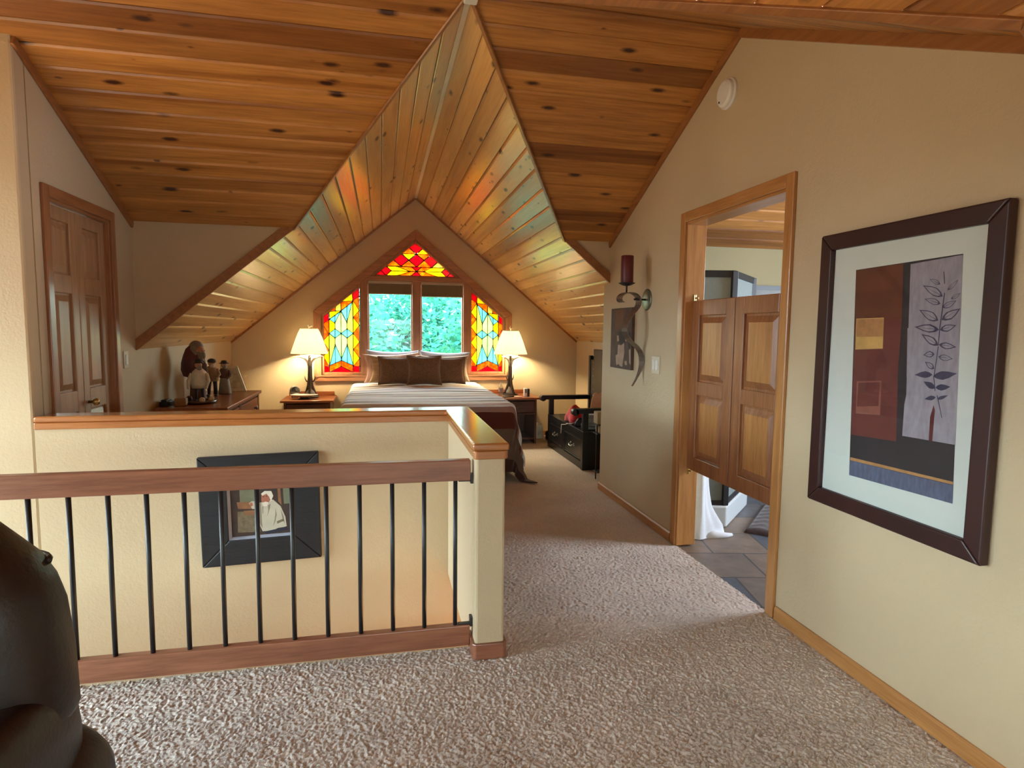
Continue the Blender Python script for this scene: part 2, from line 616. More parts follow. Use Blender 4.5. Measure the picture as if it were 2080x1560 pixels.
# far-left wall with two window openings, wall behind the camera with one added for fill light
SW = (2.50, 3.22, -.3, 2.15)
LW = (.0, 2.2, .10, 1.5)
wall('wall_outer', [(yz(XF, [(y0, z0), (y1, z0), (y1, z1), (y0, z1)]), (-.12, 0, 0)) for y0, y1, z0, z1 in (
    (YF, LW[0], -2.6, 2.9), (LW[0], LW[1], -2.6, LW[2]), (LW[0], LW[1], LW[3], 2.9), (LW[1], SW[0], -2.6, 2.9),
    (SW[0], SW[1], -2.6, SW[2]), (SW[0], SW[1], SW[3], 2.9), (SW[1], YP, -2.6, 2.9))])
NW = (-.3, 1.1, .7, 1.6)
wall('wall_behind', [(xz(YF, [(x0, z0), (x1, z0), (x1, z1), (x0, z1)]), (0, -.12, 0)) for x0, x1, z0, z1 in (
    (XF, NW[0], 0, 2.9), (NW[0], NW[1], 0, NW[2]), (NW[0], NW[1], NW[3], 2.9), (NW[1], XR, 0, 2.9))])
wall('wall_bathroom', [
    (xz(YK, [(XR + .12, 1.72), (4.6, 1.72), (4.6, ZK + .05), (XR + .12, ZK + .05)]), (0, .08, 0)),
    (yz(4.6, [(1.3, 0), (YK, 0), (YK, 3), (1.3, 3)]), (.08, 0, 0)),
    (xz(1.3, [(XR + .12, 0), (4.6, 0), (4.6, 3), (XR + .12, 3)]), (0, -.08, 0)),
], 'bathwall')
# lower storey around the stairs
wall('wall_lower', [
    (xz(2.42, [(XF, -2.6), (1.3, -2.6), (1.3, -.25), (XF, -.25)]), (0, -.1, 0)),
    (yz(1.3, [(2.42, -2.6), (YP, -2.6), (YP, -.05), (2.42, -.05)]), (.1, 0, 0)),
    ([(XF, 2.42, -2.6), (1.3, 2.42, -2.6), (1.3, YP, -2.6), (XF, YP, -2.6)], (0, 0, -.05)),
])

# ---- back wall round the gable window
WW, WB, WE, WA = 1.165, .708, 1.513, 2.483
def gable(hw, b, e, a): return [(XD - hw, b), (XD - hw, e), (XD, a), (XD + hw, e), (XD + hw, b)]
sl = (WA - WE) / WW
CW = .082
ci = gable(WW - CW, WB + .07, WE - CW * (math.sqrt(1 + sl * sl) - sl), WA - CW * math.sqrt(1 + sl * sl))
co = gable(WW, WB, WE, WA)
wo = [(XL, 0), (XL, zl), (XD, ZR), (XR2, zdorm(XR2)), (XR2, 0)]
wo_up = [(x, z + (.05 if z > 1 else 0)) for x, z in wo]
mb = MB()
hole = gable(WW - .02, WB + .02, WE - .012, WA - .025)
for i in range(5):
    j = (i + 1) % 5
    mb.prism(xz(YB, [wo_up[i], wo_up[j], hole[j], hole[i]]), (0, .14, 0))
mb.build('wall_back', M['wall'], kind='structure')

# ---- gable window: casing, sashes, clear panes, three stained panels
win = struct_empty('window_1', (XD, YB, WB))
for i in range(5):
    j = (i + 1) % 5
    d = Vector((co[j][0] - co[i][0], 0, co[j][1] - co[i][1]))
    ax = 'x' if abs(d.x) > abs(d.z) else 'z'
    m_ = MB()
    m_.prism(xz(YB - .022, [co[i], co[j], ci[j], ci[i]]), (0, .022, 0))
    if i == 4: m_.box(XD - WW, YB - .03, WB + .05, XD + WW, YB, WB + .07)
    m_.build('casing', wood('casing', ax), win, bev=.004)
GY = YB + .065
def wx(px, py=680): return at(px, py, 'y', YB + .03).x
def wz(px, py): return at(px, py, 'y', YB + .03).z
xs = [wx(732.8), wx(748), wx(837.6), wx(855.2), wx(940.5), wx(957)]
zt0, zt1 = wz(845, 563), wz(845, 572)
fr = MB()
fy0, fy1 = YB, YB + .11
def top_at(x): return ci[2][1] - sl * abs(x - XD)
for a, b in ((xs[0], xs[1]), (xs[2], xs[3]), (xs[4], xs[5])):
    m_ = MB()
    m_.box(a, fy0, ci[0][1], b, fy1, zt1 + .012)
    m_.build('mullion', wood('casing', 'z'), win, bev=.005)
m_ = MB()
m_.box(xs[0], fy0 - .004, zt1, xs[5], fy1, zt0)
m_.build('transom', wood('casing', 'x'), win, bev=.005)
# frame lining of the opening
m_ = MB()
ii = gable(WW - CW - .028, WB + .07 + .03, ci[1][1] - .028 * (math.sqrt(1 + sl * sl) - sl), ci[2][1] - .03 * math.sqrt(1 + sl * sl))
for i in range(5):
    j = (i + 1) % 5
    m_.prism(xz(YB + .005, [ci[i], ci[j], ii[j], ii[i]]), (0, .12, 0))
m_.build('frame', wood('casing', 'z'), win, bev=.003)
# two clear sashes
for a, b in ((xs[1], xs[2]), (xs[3], xs[4])):
    m_ = MB()
    q = .014
    z0_, z1_ = ci[0][1] + .02, zt1
    m_.box(a, GY - .03, z0_, a + q, GY + .03, z1_)
    m_.box(b - q, GY - .03, z0_, b, GY + .03, z1_)
    m_.box(a, GY - .03, z0_, b, GY + .03, z0_ + q * 2)
    m_.box(a, GY - .03, z1_ - q, b, GY + .03, z1_)
    m_.build('sash', wood('casing', 'z'), win, bev=.003)
    m_ = MB()
    m_.box(a + q, GY - .002, z0_ + q, b - q, GY + .002, z1_ - q)
    m_.build('pane', M['glass'], win)

RED, ORG, YEL, LIM, GRN, CYA, PAL = range(7)
STN = [mat_stained('red_art_glass', srgb(196, 0, 44), srgb(214, 10, 66)),
       mat_stained('orange_art_glass', srgb(214, 90, 12), srgb(236, 156, 44), 26),
       mat_stained('yellow_art_glass', srgb(232, 180, 24), srgb(238, 216, 54), 22),
       mat_stained('lime_art_glass', srgb(194, 204, 104), srgb(212, 218, 124)),
       mat_stained('pale_green_art_glass', srgb(178, 202, 138), srgb(196, 214, 156)),
       mat_stained('aqua_art_glass', srgb(124, 188, 198), srgb(152, 206, 212)),
       mat_stained('cream_art_glass', srgb(214, 176, 84), srgb(220, 206, 132), 26), M['lead']]
SIDE = [
    (RED, [(108, 598), (195, 528), (199, 637), (110, 692)]), (RED, [(538, 246), (636, 168), (634, 297), (545, 357)]),
    (ORG, [(203, 518), (293, 447), (293, 508)]), (PAL, [(293, 447), (372, 382), (372, 506), (293, 508)]),
    (YEL, [(203, 518), (293, 508), (372, 506), (212, 622)]), (YEL, [(372, 382), (538, 246), (540, 362), (384, 374)]),
    (ORG, [(372, 382), (384, 374), (540, 362), (535, 380), (375, 503)]),
    (CYA, [(205, 628), (285, 573), (285, 682)]), (YEL, [(203, 630), (285, 684), (287, 765), (205, 832)]),
    (CYA, [(207, 832), (288, 765), (288, 898)]), (LIM, [(205, 834), (288, 900), (289, 992), (210, 1292)]),
    (CYA, [(289, 993), (293, 1257), (212, 1292)]),
    (CYA, [(285, 573), (368, 512), (285, 682)]), (GRN, [(285, 684), (370, 512), (376, 830), (288, 765)]),
    (CYA, [(288, 765), (376, 830), (288, 898)]), (GRN, [(288, 900), (376, 832), (380, 1195), (291, 993)]),
    (CYA, [(291, 994), (380, 1197), (380, 1220), (293, 1258)]),
    (CYA, [(375, 506), (459, 440), (459, 674)]), (GRN, [(372, 510), (458, 676), (461, 765), (377, 830)]),
    (CYA, [(377, 831), (461, 765), (463, 897)]), (GRN, [(377, 833), (463, 899), (464, 988), (381, 1195)]),
    (CYA, [(464, 990), (466, 1258), (381, 1219), (381, 1197)]),
    (CYA, [(459, 440), (533, 380), (459, 674)]), (LIM, [(535, 380), (540, 380), (548, 830), (461, 765), (460, 676)]),
    (CYA, [(461, 765), (546, 831), (463, 897)]), (LIM, [(548, 833), (550, 1290), (465, 988), (463, 899)]),
    (CYA, [(465, 990), (549, 1290), (467, 1258)]),
    (ORG, [(210, 1295), (380, 1222), (380, 1306), (212, 1388)]), (ORG, [(380, 1222), (550, 1293), (548, 1388), (380, 1306)]),
    (RED, [(214, 1392), (380, 1308), (546, 1392)]), (RED, [(112, 1306), (207, 1306), (209, 1392), (112, 1392)]),
    (RED, [(551, 1304), (643, 1304), (643, 1392), (550, 1392)]),
]
for (A, B), cs in ((([(110, 695), (113, 940), (115, 1165), (112, 1304)], [(200, 640), (201, 850), (203, 1070), (207, 1304)]), (ORG, ORG, YEL, ORG, YEL, ORG)),):
    for k in range(3):
        SIDE.append((cs[2 * k], [A[k], B[k], B[k + 1]]))
        SIDE.append((cs[2 * k + 1], [A[k], B[k + 1], A[k + 1]]))
A, B = [(545, 360), (549, 600), (550, 830), (551, 1062), (551, 1302)], [(634, 300), (635, 500), (637, 715), (640, 955), (642, 1190), (643, 1302)]
cs = (ORG, YEL, ORG, YEL, ORG, YEL, ORG, YEL)
for k in range(4):
    SIDE.append((cs[2 * k], [A[k], B[k], B[k + 1]]))
    SIDE.append((cs[2 * k + 1], [A[k], B[k + 1], A[k + 1]]))
SIDE.append((ORG, [A[4], B[4], B[5]]))
TOP = [
    (RED, [(992, 198), (1130, 320), (1000, 432), (865, 310)]),
    (ORG, [(862, 314), (985, 437), (725, 430)]), (YEL, [(725, 432), (985, 439), (857, 548)]),
    (YEL, [(1135, 325), (1278, 447), (1010, 440)]), (ORG, [(1010, 442), (1278, 449), (1148, 552)]),
    (RED, [(712, 436), (846, 552), (705, 664), (570, 545)]), (RED, [(1000, 444), (1143, 556), (1003, 682), (862, 554)]),
    (RED, [(1290, 455), (1420, 572), (1290, 694), (1152, 560)]),
    (ORG, [(560, 550), (700, 670), (428, 664)]), (ORG, [(852, 560), (1000, 684), (708, 670)]),
    (ORG, [(1148, 562), (1290, 696), (1005, 686)]), (PAL, [(1426, 578), (1560, 702), (1298, 697)]),
    (RED, [(420, 668), (512, 752), (418, 840), (322, 748)]), (RED, [(318, 753), (412, 842), (218, 832)]),
    (YEL, [(430, 668), (625, 673), (875, 768), (516, 755)]), (YEL, [(514, 758), (875, 770), (640, 846), (424, 842)]),
    (ORG, [(630, 673), (910, 684), (990, 766), (880, 768)]), (ORG, [(878, 771), (990, 770), (898, 853), (645, 846)]),
    (RED, [(914, 684), (1092, 690), (1003, 766)]), (RED, [(1003, 772), (1080, 858), (902, 853)]),
    (ORG, [(1096, 690), (1295, 698), (1142, 772), (1014, 768)]), (ORG, [(1014, 772), (1140, 776), (1385, 868), (1084, 858)]),
    (YEL, [(1300, 698), (1560, 706), (1482, 782), (1146, 774)]), (YEL, [(1146, 777), (1482, 785), (1570, 874), (1390, 868)]),
    (RED, [(1572, 704), (1664, 792), (1576, 874), (1486, 784)]), (RED, [(1668, 796), (1765, 882), (1580, 876)]),
]


def stained(name, pieces, conv, outline):
    mb = MB()
    for mi, q in pieces:
        pts = [conv(*p) for p in q]
        n = len(pts)
        mb.prism(pts, (0, .004, 0), mi)
    o = mb.build(name, STN, win)
    ld = MB()
    done = set()
    for mi, q in pieces:
        for i in range(len(q)):
            a, b = q[i], q[(i + 1) % len(q)]
            key = tuple(sorted(((round(a[0] / 9), round(a[1] / 9)), (round(b[0] / 9), round(b[1] / 9)))))
            if key in done or key[0] == key[1]: continue
            done.add(key)
            ld.bar(conv(*a) + Vector((0, .002, 0)), conv(*b) + Vector((0, .002, 0)), .010, .006, (0, 1, 0))
    for mi, q in pieces:
        for p_ in q:
            c_ = conv(*p_)
            ld.prism([(c_.x + .0075 * math.cos(PI / 4 * k), c_.y - .002, c_.z + .0075 * math.sin(PI / 4 * k)) for k in range(8)], (0, .008, 0))
    ld.build('lead_lines', M['lead'], o)
    # rebated timber surround behind the panel edge and a narrow stop in front of it
    rb = MB()
    k_ = 1.34 if len(outline) == 3 else 1.17
    q = [conv(*p) for p in outline]
    cq_ = sum(q, Vector()) / len(q)
    for i in range(len(q)):
        u, w_ = q[i] - cq_, q[(i + 1) % len(q)] - cq_
        rb.prism([cq_ + u * .985 + Vector((0, .01, 0)), cq_ + w_ * .985 + Vector((0, .01, 0)), cq_ + w_ * k_ + Vector((0, .01, 0)), cq_ + u * k_ + Vector((0, .01, 0))], (0, .012, 0))
    rb.build('surround', wood('casing', 'z'), win)
    fb = MB()
    q = [conv(*p) for p in outline]
    cq_ = sum(q, Vector()) / len(q)
    q = [cq_ + (p - cq_) * 1.07 for p in q]
    for i in range(len(q)): fb.bar(q[i] + Vector((0, .006, 0)), q[(i + 1) % len(q)] + Vector((0, .006, 0)), .075, .018, (0, 1, 0))
    fb.build('glazing_bead', wood('casing', 'z'), win)


gy = GY - .01
side_l = lambda x, y: at(640 + x / 7.0917, 560 + y / 7.0917, 'y', gy)
def side_r(x, y):
    p = side_l(x, y)
    return Vector((2 * XD - p.x + .012, p.y, p.z))
top_c = lambda x, y: at(740 + x / 9.4545, 470 + y / 9.4545, 'y', gy)
SO = [(100, 1400), (98, 596), (645, 148), (652, 1400)]
stained('stained_glass', SIDE, side_l, SO)
stained('stained_glass', SIDE, side_r, SO)
stained('stained_glass', TOP, top_c, [(205, 838), (992, 186), (1775, 888)])

# roller shades at the top of the two clear sashes
for a, b, pz, side in ((xs[1] + .006, xs[2] - .006, 597, 'left'), (xs[3] + .006, xs[4] - .006, 603, 'right')):
    t = thing('roller_shade', 'grey roller shade pulled slightly down over the %s clear window pane' % side, 'window shade', ((a + b) / 2, YB + .02, zt1), group=None)
    m_ = MB()
    m_.box(a, YB + .004, zt1 - .035, b, YB + .03, zt1 - .003)
    m_.build('head_rail', pbr('shade_rail', srgb(176, 160, 140), .5, .04), t, bev=.004)
    zb_ = wz(790 if side == 'left' else 900, pz)
    m_ = MB()
    m_.box(a + .006, YB + .018, zb_, b - .006, YB + .0195, zt1 - .03)
    m_.build('shade_fabric', pbr('shade_cloth', srgb(112, 96, 76), .8, .06, bump=.1, bscale=300), t)
    m_ = MB()
    m_.tube([(a + .006, YB + .019, zb_), (b - .006, YB + .019, zb_)], .006)
    m_.build('hem_bar', pbr('shade_rail', srgb(176, 160, 140)), t, smooth=True)

# ---- timber trims along the ceiling edges
def trim(name, pts_list, kind='trim', ax='y', bev=.003):
    m_ = MB()
    for a, b, w, h, side in pts_list: m_.bar(a, b, w, h, side)
    return m_.build(name, wood(kind, ax), kind='structure', bev=bev)


e = .009
sd = Vector((1, 0, DS)).normalized()
for sg, xv, xw in ((-1, XVL, XL), (1, XVR, XR)):
    # knee-wall edge boards following the dormer slope
    for yk, dy in ((YK, -1), (YN, 1)):
        if sg < 0 and yk == YN: continue
        a, b = Vector((xv, yk + dy * e, ZK)), Vector((xw, yk + dy * e, zdorm(xw)))
        nrm = Vector((-sg * DS, 0, -1)).normalized()
        up = -nrm * .028
        trim('trim_1', [(a + up, b + up, .018, .062, (0, 1, 0))])
    # valley strips between the main slope and the dormer slope
    for yk in (YK, YN):
        trim('trim_2', [(Vector((XD, YR, ZR - .004)), Vector((xv, yk, ZK - .004)), .03, .012, (0, 1, 0))])
for yk in (YK, YN):
    dy = 1 if yk > YR else -1
    trim('trim_3', [(Vector((XR - .008, YR, ZR - .022)), Vector((XR - .008, yk, ZK - .022)), .016, .045, (1, 0, 0))])
    trim('trim_3', [(Vector((XL + .008, max(YR, YP) if dy > 0 else YR, (zmain(YP) if dy > 0 else ZR) - .022)), Vector((XL + .008, yk, ZK - .022)), .016, .045, (1, 0, 0))]) if dy > 0 else None
trim('trim_4', [(Vector((XD, YR + .02, ZR - .008)), Vector((XD, YB, ZR - .008)), .03, .016, (1, 0, 0))], kind='ridge')
trim('trim_4', [(Vector((XD, YF, ZR - .008)), Vector((XD, YR - .02, ZR - .008)), .03, .016, (1, 0, 0))], kind='ridge')
trim('trim_5', [(Vector((XF, YR, ZR - .008)), Vector((XR, YR, ZR - .008)), .03, .012, (0, 1, 0))], ax='x')
for sg in (-1, 1):
    xw = XL if sg < 0 else XR2
    trim('trim_6', [(Vector((XD, YB - .007, ZR - .012)), Vector((xw, YB - .007, zdorm(xw) - .012)), .014, .022, (0, 1, 0))], ax='x')

# ---- baseboards
def base(name, a, b, out):
    m_ = MB()
    a, b, o = Vector(a), Vector(b), Vector(out)
    m_.prism([a, a + o * .014, a + o * .014 + Vector((0, 0, .05)), a + o * .007 + Vector((0, 0, .06)), a + Vector((0, 0, .06))], b - a)
    return m_.build(name, wood('oak', 'y' if abs(b.y - a.y) > abs(b.x - a.x) else 'x'), kind='structure')


base('baseboard_right', (XR, 3.43, 0), (XR, YC, 0), (-1, 0, 0))
base('baseboard_right', (XR, YF, 0), (XR, 2.379, 0), (-1, 0, 0))
base('baseboard_back', (XL, YB, 0), (XR2, YB, 0), (0, -1, 0))
base('baseboard_alcove', (XR2, YC, 0), (XR2, YB, 0), (-1, 0, 0))
base('baseboard_left', (XL, L1 + .066, 0), (XL, YB, 0), (1, 0, 0))
base('baseboard_landing', (XPR, YQ + .1, 0), (XPR, YP + .118, 0), (1, 0, 0))
base('baseboard_landing', (XL, YP + .118, 0), (XPR, YP + .118, 0), (0, 1, 0))
# clipped-corner base and cap blocks round the end of the half wall
def collar(x0, y0, x1, y1, z0, z1, c, mb):
    mb.prism([(x0 + c, y0, z0), (x1 - c, y0, z0), (x1, y0 + c, z0), (x1, y1, z0), (x0, y1, z0), (x0, y0 + c, z0)], (0, 0, z1 - z0))
m_ = MB()
collar(XPL - .012, YQ - .012, XPR + .012, YQ + .12, 0, .066, .014, m_)
m_.build('baseboard_newel', wood('rail', 'x'), kind='structure', bev=.004)
m_ = MB()
o1, o2 = .010, .014
collar(XPL - o1, YQ - o1, XPR + o1, YP + .05, HC - .064, HC - .03, .012, m_)
m_.box(XL + .002, YP - o1, HC - .064, XPL, YP + .118 + o1, HC - .03)
m_.box(XPL, YP, HC - .064, XPR + o1, YP + .118 + o1, HC - .03)
m_.build('trim_7', wood('cap', 'x'), kind='structure', bev=.005)
m_ = MB()
z0, z1 = HC - .03, HC
pts = [(XL + .002, YP - o2), (XPL - o2, YP - o2), (XPL - o2, YQ - o2), (XPR + o2, YQ - o2), (XPR + o2, YP + .118 + o2), (XL + .002, YP + .118 + o2)]
m_.raw([(x, y, z0) for x, y in pts] + [(x, y, z1) for x, y in pts],
       [(0, 5, 4, 1), (1, 4, 3, 2), (6, 7, 10, 11), (7, 8, 9, 10)] + [(i, (i + 1) % 6, (i + 1) % 6 + 6, i + 6) for i in range(6)])
m_.build('trim_8', wood('cap', 'x'), kind='structure', bev=.011, seg=4)

# ---- carpet: a tufted surface
_rs = np.random.RandomState(5)
_P = _rs.rand(512, 512).astype(np.float32)
def vnoise(x, y):
    xi, yi = np.floor(x).astype(int), np.floor(y).astype(int)
    fx, fy = x - xi, y - yi
    fx, fy = fx * fx * (3 - 2 * fx), fy * fy * (3 - 2 * fy)
    a, b = _P[xi % 512, yi % 512], _P[(xi + 1) % 512, yi % 512]
    c, d = _P[xi % 512, (yi + 1) % 512], _P[(xi + 1) % 512, (yi + 1) % 512]
    return (a * (1 - fx) + b * fx) * (1 - fy) + (c * (1 - fx) + d * fx) * fy
def pile(x, y):
    wx_ = vnoise(x * 60 + 7, y * 60) - .5
    wy_ = vnoise(x * 60 + 91, y * 60 + 33) - .5
    a = vnoise(x * 118 + wx_ * 1.6, y * 118 + wy_ * 1.6)
    r = 1 - np.abs(2 * a - 1)
    b = vnoise(x * 170 + 11, y * 170 + 5)
    t = vnoise(x * 4.1, y * 4.1 + 40)
    return (r ** 1.2) * .0065 + b * .005 + (t - .5) * .004 - .0085
fv, ff = [], []
nb = 0
for x0, x1, y0, y1, st, tuft in ((XL, XR, .95, 2.41, .0036, 1), (XPR - .01, XR + .002, 2.404, YC, .0055, 1), (.55, XR2, YC - .008, YB, .008, 1),
                                 (XL, .55, YP + .05, YB, .06, 0), (.55 - .08, .55, YP + .05, YC, .06, 0), (XF, XL, .95, 2.41, .1, 0), (XF, XR, YF, .95, .1, 0)):
    if x0 > x1: continue
    nx, ny = max(1, int((x1 - x0) / st)), max(1, int((y1 - y0) / st))
    gx, gy_ = np.meshgrid(np.linspace(x0, x1, nx + 1), np.linspace(y0, y1, ny + 1))
    gz = pile(gx, gy_) if tuft else np.full_like(gx, -.004)
    fv.append(np.stack([gx, gy_, gz], -1).reshape(-1, 3))
    k = np.arange(nx * ny)
    i0 = (k // nx) * (nx + 1) + k % nx + nb
    ff.append(np.stack([i0, i0 + 1, i0 + nx + 2, i0 + nx + 1], -1))
    nb += (nx + 1) * (ny + 1)
fv, ff = np.concatenate(fv).astype(np.float32), np.concatenate(ff).astype(np.int32)
me = bpy.data.meshes.new('floor')
me.vertices.add(len(fv))
me.vertices.foreach_set('co', fv.ravel())
me.loops.add(ff.size)
me.loops.foreach_set('vertex_index', ff.ravel())
me.polygons.add(len(ff))
me.polygons.foreach_set('loop_start', np.arange(0, ff.size, 4, dtype=np.int32))
me.polygons.foreach_set('use_smooth', np.ones(len(ff), bool))
me.update(calc_edges=True)
t = NT('beige_frieze_carpet')
p = t.n('ShaderNodeBsdfPrincipled', Roughness=.95)
p.inputs['Specular IOR Level'].default_value = .1
p.inputs['Sheen Weight'].default_value = .15
v = t.coords()
cc = t.ramp(t.noise(v, 260, 2), [(.3, srgb(190, 176, 164)), (.7, srgb(228, 217, 206))])
cc = t.mix(1.0, cc, t.ramp(t.noise(v, 2.2, 3), [(.35, (.9, .9, .9, 1)), (.65, (1.06, 1.05, 1.04, 1))]), 'MULTIPLY')
t.l(cc, p.inputs['Base Color'])
t.l(t.bump(t.noise(v, 420, 2), .5, .004), p.inputs['Normal'])
t.l(p.outputs[0], t.out.inputs[0])
me.materials.append(t.m)
fo = bpy.data.objects.new('floor', me)
COL.objects.link(fo)
fo['kind'] = 'structure'
# the edge of the landing floor over the stairs and the sub-floor
m_ = MB()
m_.box(XF, 2.405, -.25, XPL - .005, 2.42, -.004)
m_.build('trim_9', M['wall'], kind='structure')

# bathroom slate floor
t = NT('slate_tile')
p = t.n('ShaderNodeBsdfPrincipled', Roughness=.42)
tc = t.n('ShaderNodeTexCoord')
mp = t.n('ShaderNodeMapping')
mp.inputs['Rotation'].default_value = (0, 0, math.radians(12))
t.l(tc.outputs['Object'], mp.inputs[0])
br = t.n('ShaderNodeTexBrick', Scale=1.0)
br.inputs['Brick Width'].default_value = .36
br.inputs['Row Height'].default_value = .36
br.inputs['Mortar Size'].default_value = .006
br.inputs['Color1'].default_value = srgb(84, 92, 104)
br.inputs['Color2'].default_value = srgb(134, 116, 100)
br.inputs['Mortar'].default_value = srgb(74, 72, 70)
t.l(mp.outputs[0], br.inputs[0])
cl = t.ramp(t.noise(mp.outputs[0], 7, 5, .7), [(.3, (.7, .72, .76, 1)), (.7, (1.15, 1.12, 1.1, 1))])
t.l(t.mix(1.0, br.outputs[0], cl, 'MULTIPLY'), p.inputs['Base Color'])
t.l(t.bump(t.noise(mp.outputs[0], 18, 5), .3, .006), p.inputs['Normal'])
t.l(p.outputs[0], t.out.inputs[0])
m_ = MB()
m_.box(XR + .004, 1.3, -.03, 4.6, YK, -.012)
m_.build('floor', t.m, kind='structure')
# ------------------------------------------------------------------ doors
def casing(name, x, nx, y0, y1, zt, w=.062, kind='oak', depth=.12):
    """door casing and jamb lining in a wall at x whose room side is nx"""
    r = struct_empty(name, (x, (y0 + y1) / 2, 0))
    for a, b in ((y0 - w + .012, y0 + .006), (y1 - .006, y1 + w - .012)):
        m_ = MB(); m_.box(x, a, 0, x + nx * .018, b, zt + w - .006)
        m_.build('casing', wood(kind, 'z'), r, bev=.004)
    m_ = MB(); m_.box(x, y0 + .006, zt - .004, x + nx * .019, y1 - .006, zt + w - .006)
    m_.build('casing', wood(kind, 'y'), r, bev=.004)
    for a, b in ((y0 - .002, y0 + .016), (y1 - .016, y1 + .002)):
        m_ = MB(); m_.box(x + nx * .004, a, 0, x - nx * depth, b, zt)
        m_.build('jamb', wood(kind, 'z'), r, bev=.002)
    m_ = MB(); m_.box(x + nx * .004, y0 + .014, zt - .018, x - nx * depth, y1 - .014, zt + .002)
    m_.build('jamb', wood(kind, 'y'), r, bev=.002)
    return r


casing('door_1', XL, 1, L0, L1, LH, kind='door')
casing('door_2', XR, -1, D0, D1, DH, kind='oak')


def panel_leaf(root, x, y0, y1, z0, z1, rows, t=.034, st=.085, kind='door', rails=None):
    """frame and raised panels of a door leaf in the plane x"""
    f = MB()
    f.box(x - t / 2, y0, z0, x + t / 2, y0 + st, z1)
    f.box(x - t / 2, y1 - st, z0, x + t / 2, y1, z1)
    zz = [z0] + [v for r in rows for v in r] + [z1]
    for k in range(0, len(zz), 2): f.box(x - t / 2, y0 + st - .001, zz[k], x + t / 2, y1 - st + .001, zz[k + 1])
    f.build('frame', wood(kind, 'z'), root, bev=.004)
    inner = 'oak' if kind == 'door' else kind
    for a, b in rows:
        p_ = MB()
        ya, yb = y0 + st - .002, y1 - st + .002
        for s_ in (-1, 1):
            xo, xi = x + s_ * .001, x + s_ * (t / 2 - .003)
            q0 = [(xo, ya, a), (xo, yb, a), (xo, yb, b), (xo, ya, b)]
            m1, m2 = .012, .045
            q1 = [(xo, ya + m1, a + m1), (xo, yb - m1, a + m1), (xo, yb - m1, b - m1), (xo, ya + m1, b - m1)]
            q2 = [(xi, ya + m2, a + m2), (xi, yb - m2, a + m2), (xi, yb - m2, b - m2), (xi, ya + m2, b - m2)]
            for u, w in ((q0, q1), (q1, q2)):
                for i in range(4): p_.face([u[i], u[(i + 1) % 4], w[(i + 1) % 4], w[i]] if s_ < 0 else [w[i], w[(i + 1) % 4], u[(i + 1) % 4], u[i]])
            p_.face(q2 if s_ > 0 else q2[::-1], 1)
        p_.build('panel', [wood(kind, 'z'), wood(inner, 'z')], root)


ym = 3.885
bif = []
for y0, y1, side in ((L0 + .018, ym - .003, 'near'), (ym + .003, L1 - .018, 'far')):
    t = thing('bifold_door', '%s leaf of the panelled brown bifold closet door left of the dresser' % ('nearer' if side == 'near' else 'farther, knob-bearing'), 'door', (XL - .04, (y0 + y1) / 2, .012))
    panel_leaf(t, XL - .04, y0, y1, .012, LH - .022, [(.2, .84), (.96, 1.50), (1.60, 1.88)], st=.072, kind='pale')
    if side == 'far':
        m_ = MB()
        m_.lathe((XL - .023, y0 + .045, .882), [(.009, 0), (.009, .022), (.018, .028), (.022, .04), (.016, .052), (0, .055)], 16, ax=(1, 0, 0))
        m_.build('knob', M['brass'], t, smooth=True)
SXP = XR + .062
for y0, y1, side in ((D0 + .02, 2.893, 'near'), (2.905, D1 - .02, 'far')):
    lab = {'near': 'nearer leaf of the brown saloon doors, hung beside the framed leaf print',
           'far': 'farther leaf of the brown saloon doors, hung on the jamb nearest the candle sconce'}[side]
    t = thing('saloon_door', lab, 'swinging door', (SXP, (y0 + y1) / 2, .49), group='saloon doors')
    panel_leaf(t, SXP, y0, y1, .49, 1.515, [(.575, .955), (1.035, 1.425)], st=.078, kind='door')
    yj = y0 - .006 if side == 'near' else y1 + .006
    s_ = 1 if side == 'near' else -1
    for zz in (1.53, .475):
        m_ = MB()
        m_.tube([(SXP, yj, zz - .022), (SXP, yj, zz + .022)], .008)
        m_.tube([(SXP, yj - s_ * .014, zz), (SXP, yj + s_ * .035, zz)], .006)
        m_.box(SXP - .018, yj - s_ * .012, zz - .014, SXP + .018, yj - s_ * .006, zz + .014)
        m_.build('gravity_hinge', M['brass'], t, smooth=False, bev=.002)

# ------------------------------------------------------------------ stair railing
ry0, ry1 = 2.362, 2.400
rt = thing('railing', 'brown timber stair railing with slim black iron balusters', 'railing', (-1.3, 2.38, 0))
m_ = MB(); m_.box(-3.15, ry0, .722, XPL - .012, ry1, .807)
m_.build('top_rail', wood('rail', 'x'), rt, bev=.004)
m_ = MB(); m_.box(-3.15, ry0, .028, XPL - .012, ry1, .115)
m_.build('bottom_rail', wood('rail', 'x'), rt, bev=.004)
for i in range(27):
    x = .2885 - .1255 * i
    m_ = MB(); m_.tube([(x, 2.381, .112), (x, 2.381, .725)], .0088, 12)
    m_.build('baluster', M['iron'], rt, smooth=True)
for zz in (.127, .728):
    m_ = MB()
    m_.box(XPL - .06, 2.372, zz - .012, XPL - .002, 2.39, zz - .006)
    m_.box(XPL - .012, 2.365, zz - .02, XPL - .001, 2.397, zz + .02)
    m_.build('latch', M['iron'], rt, bev=.002)

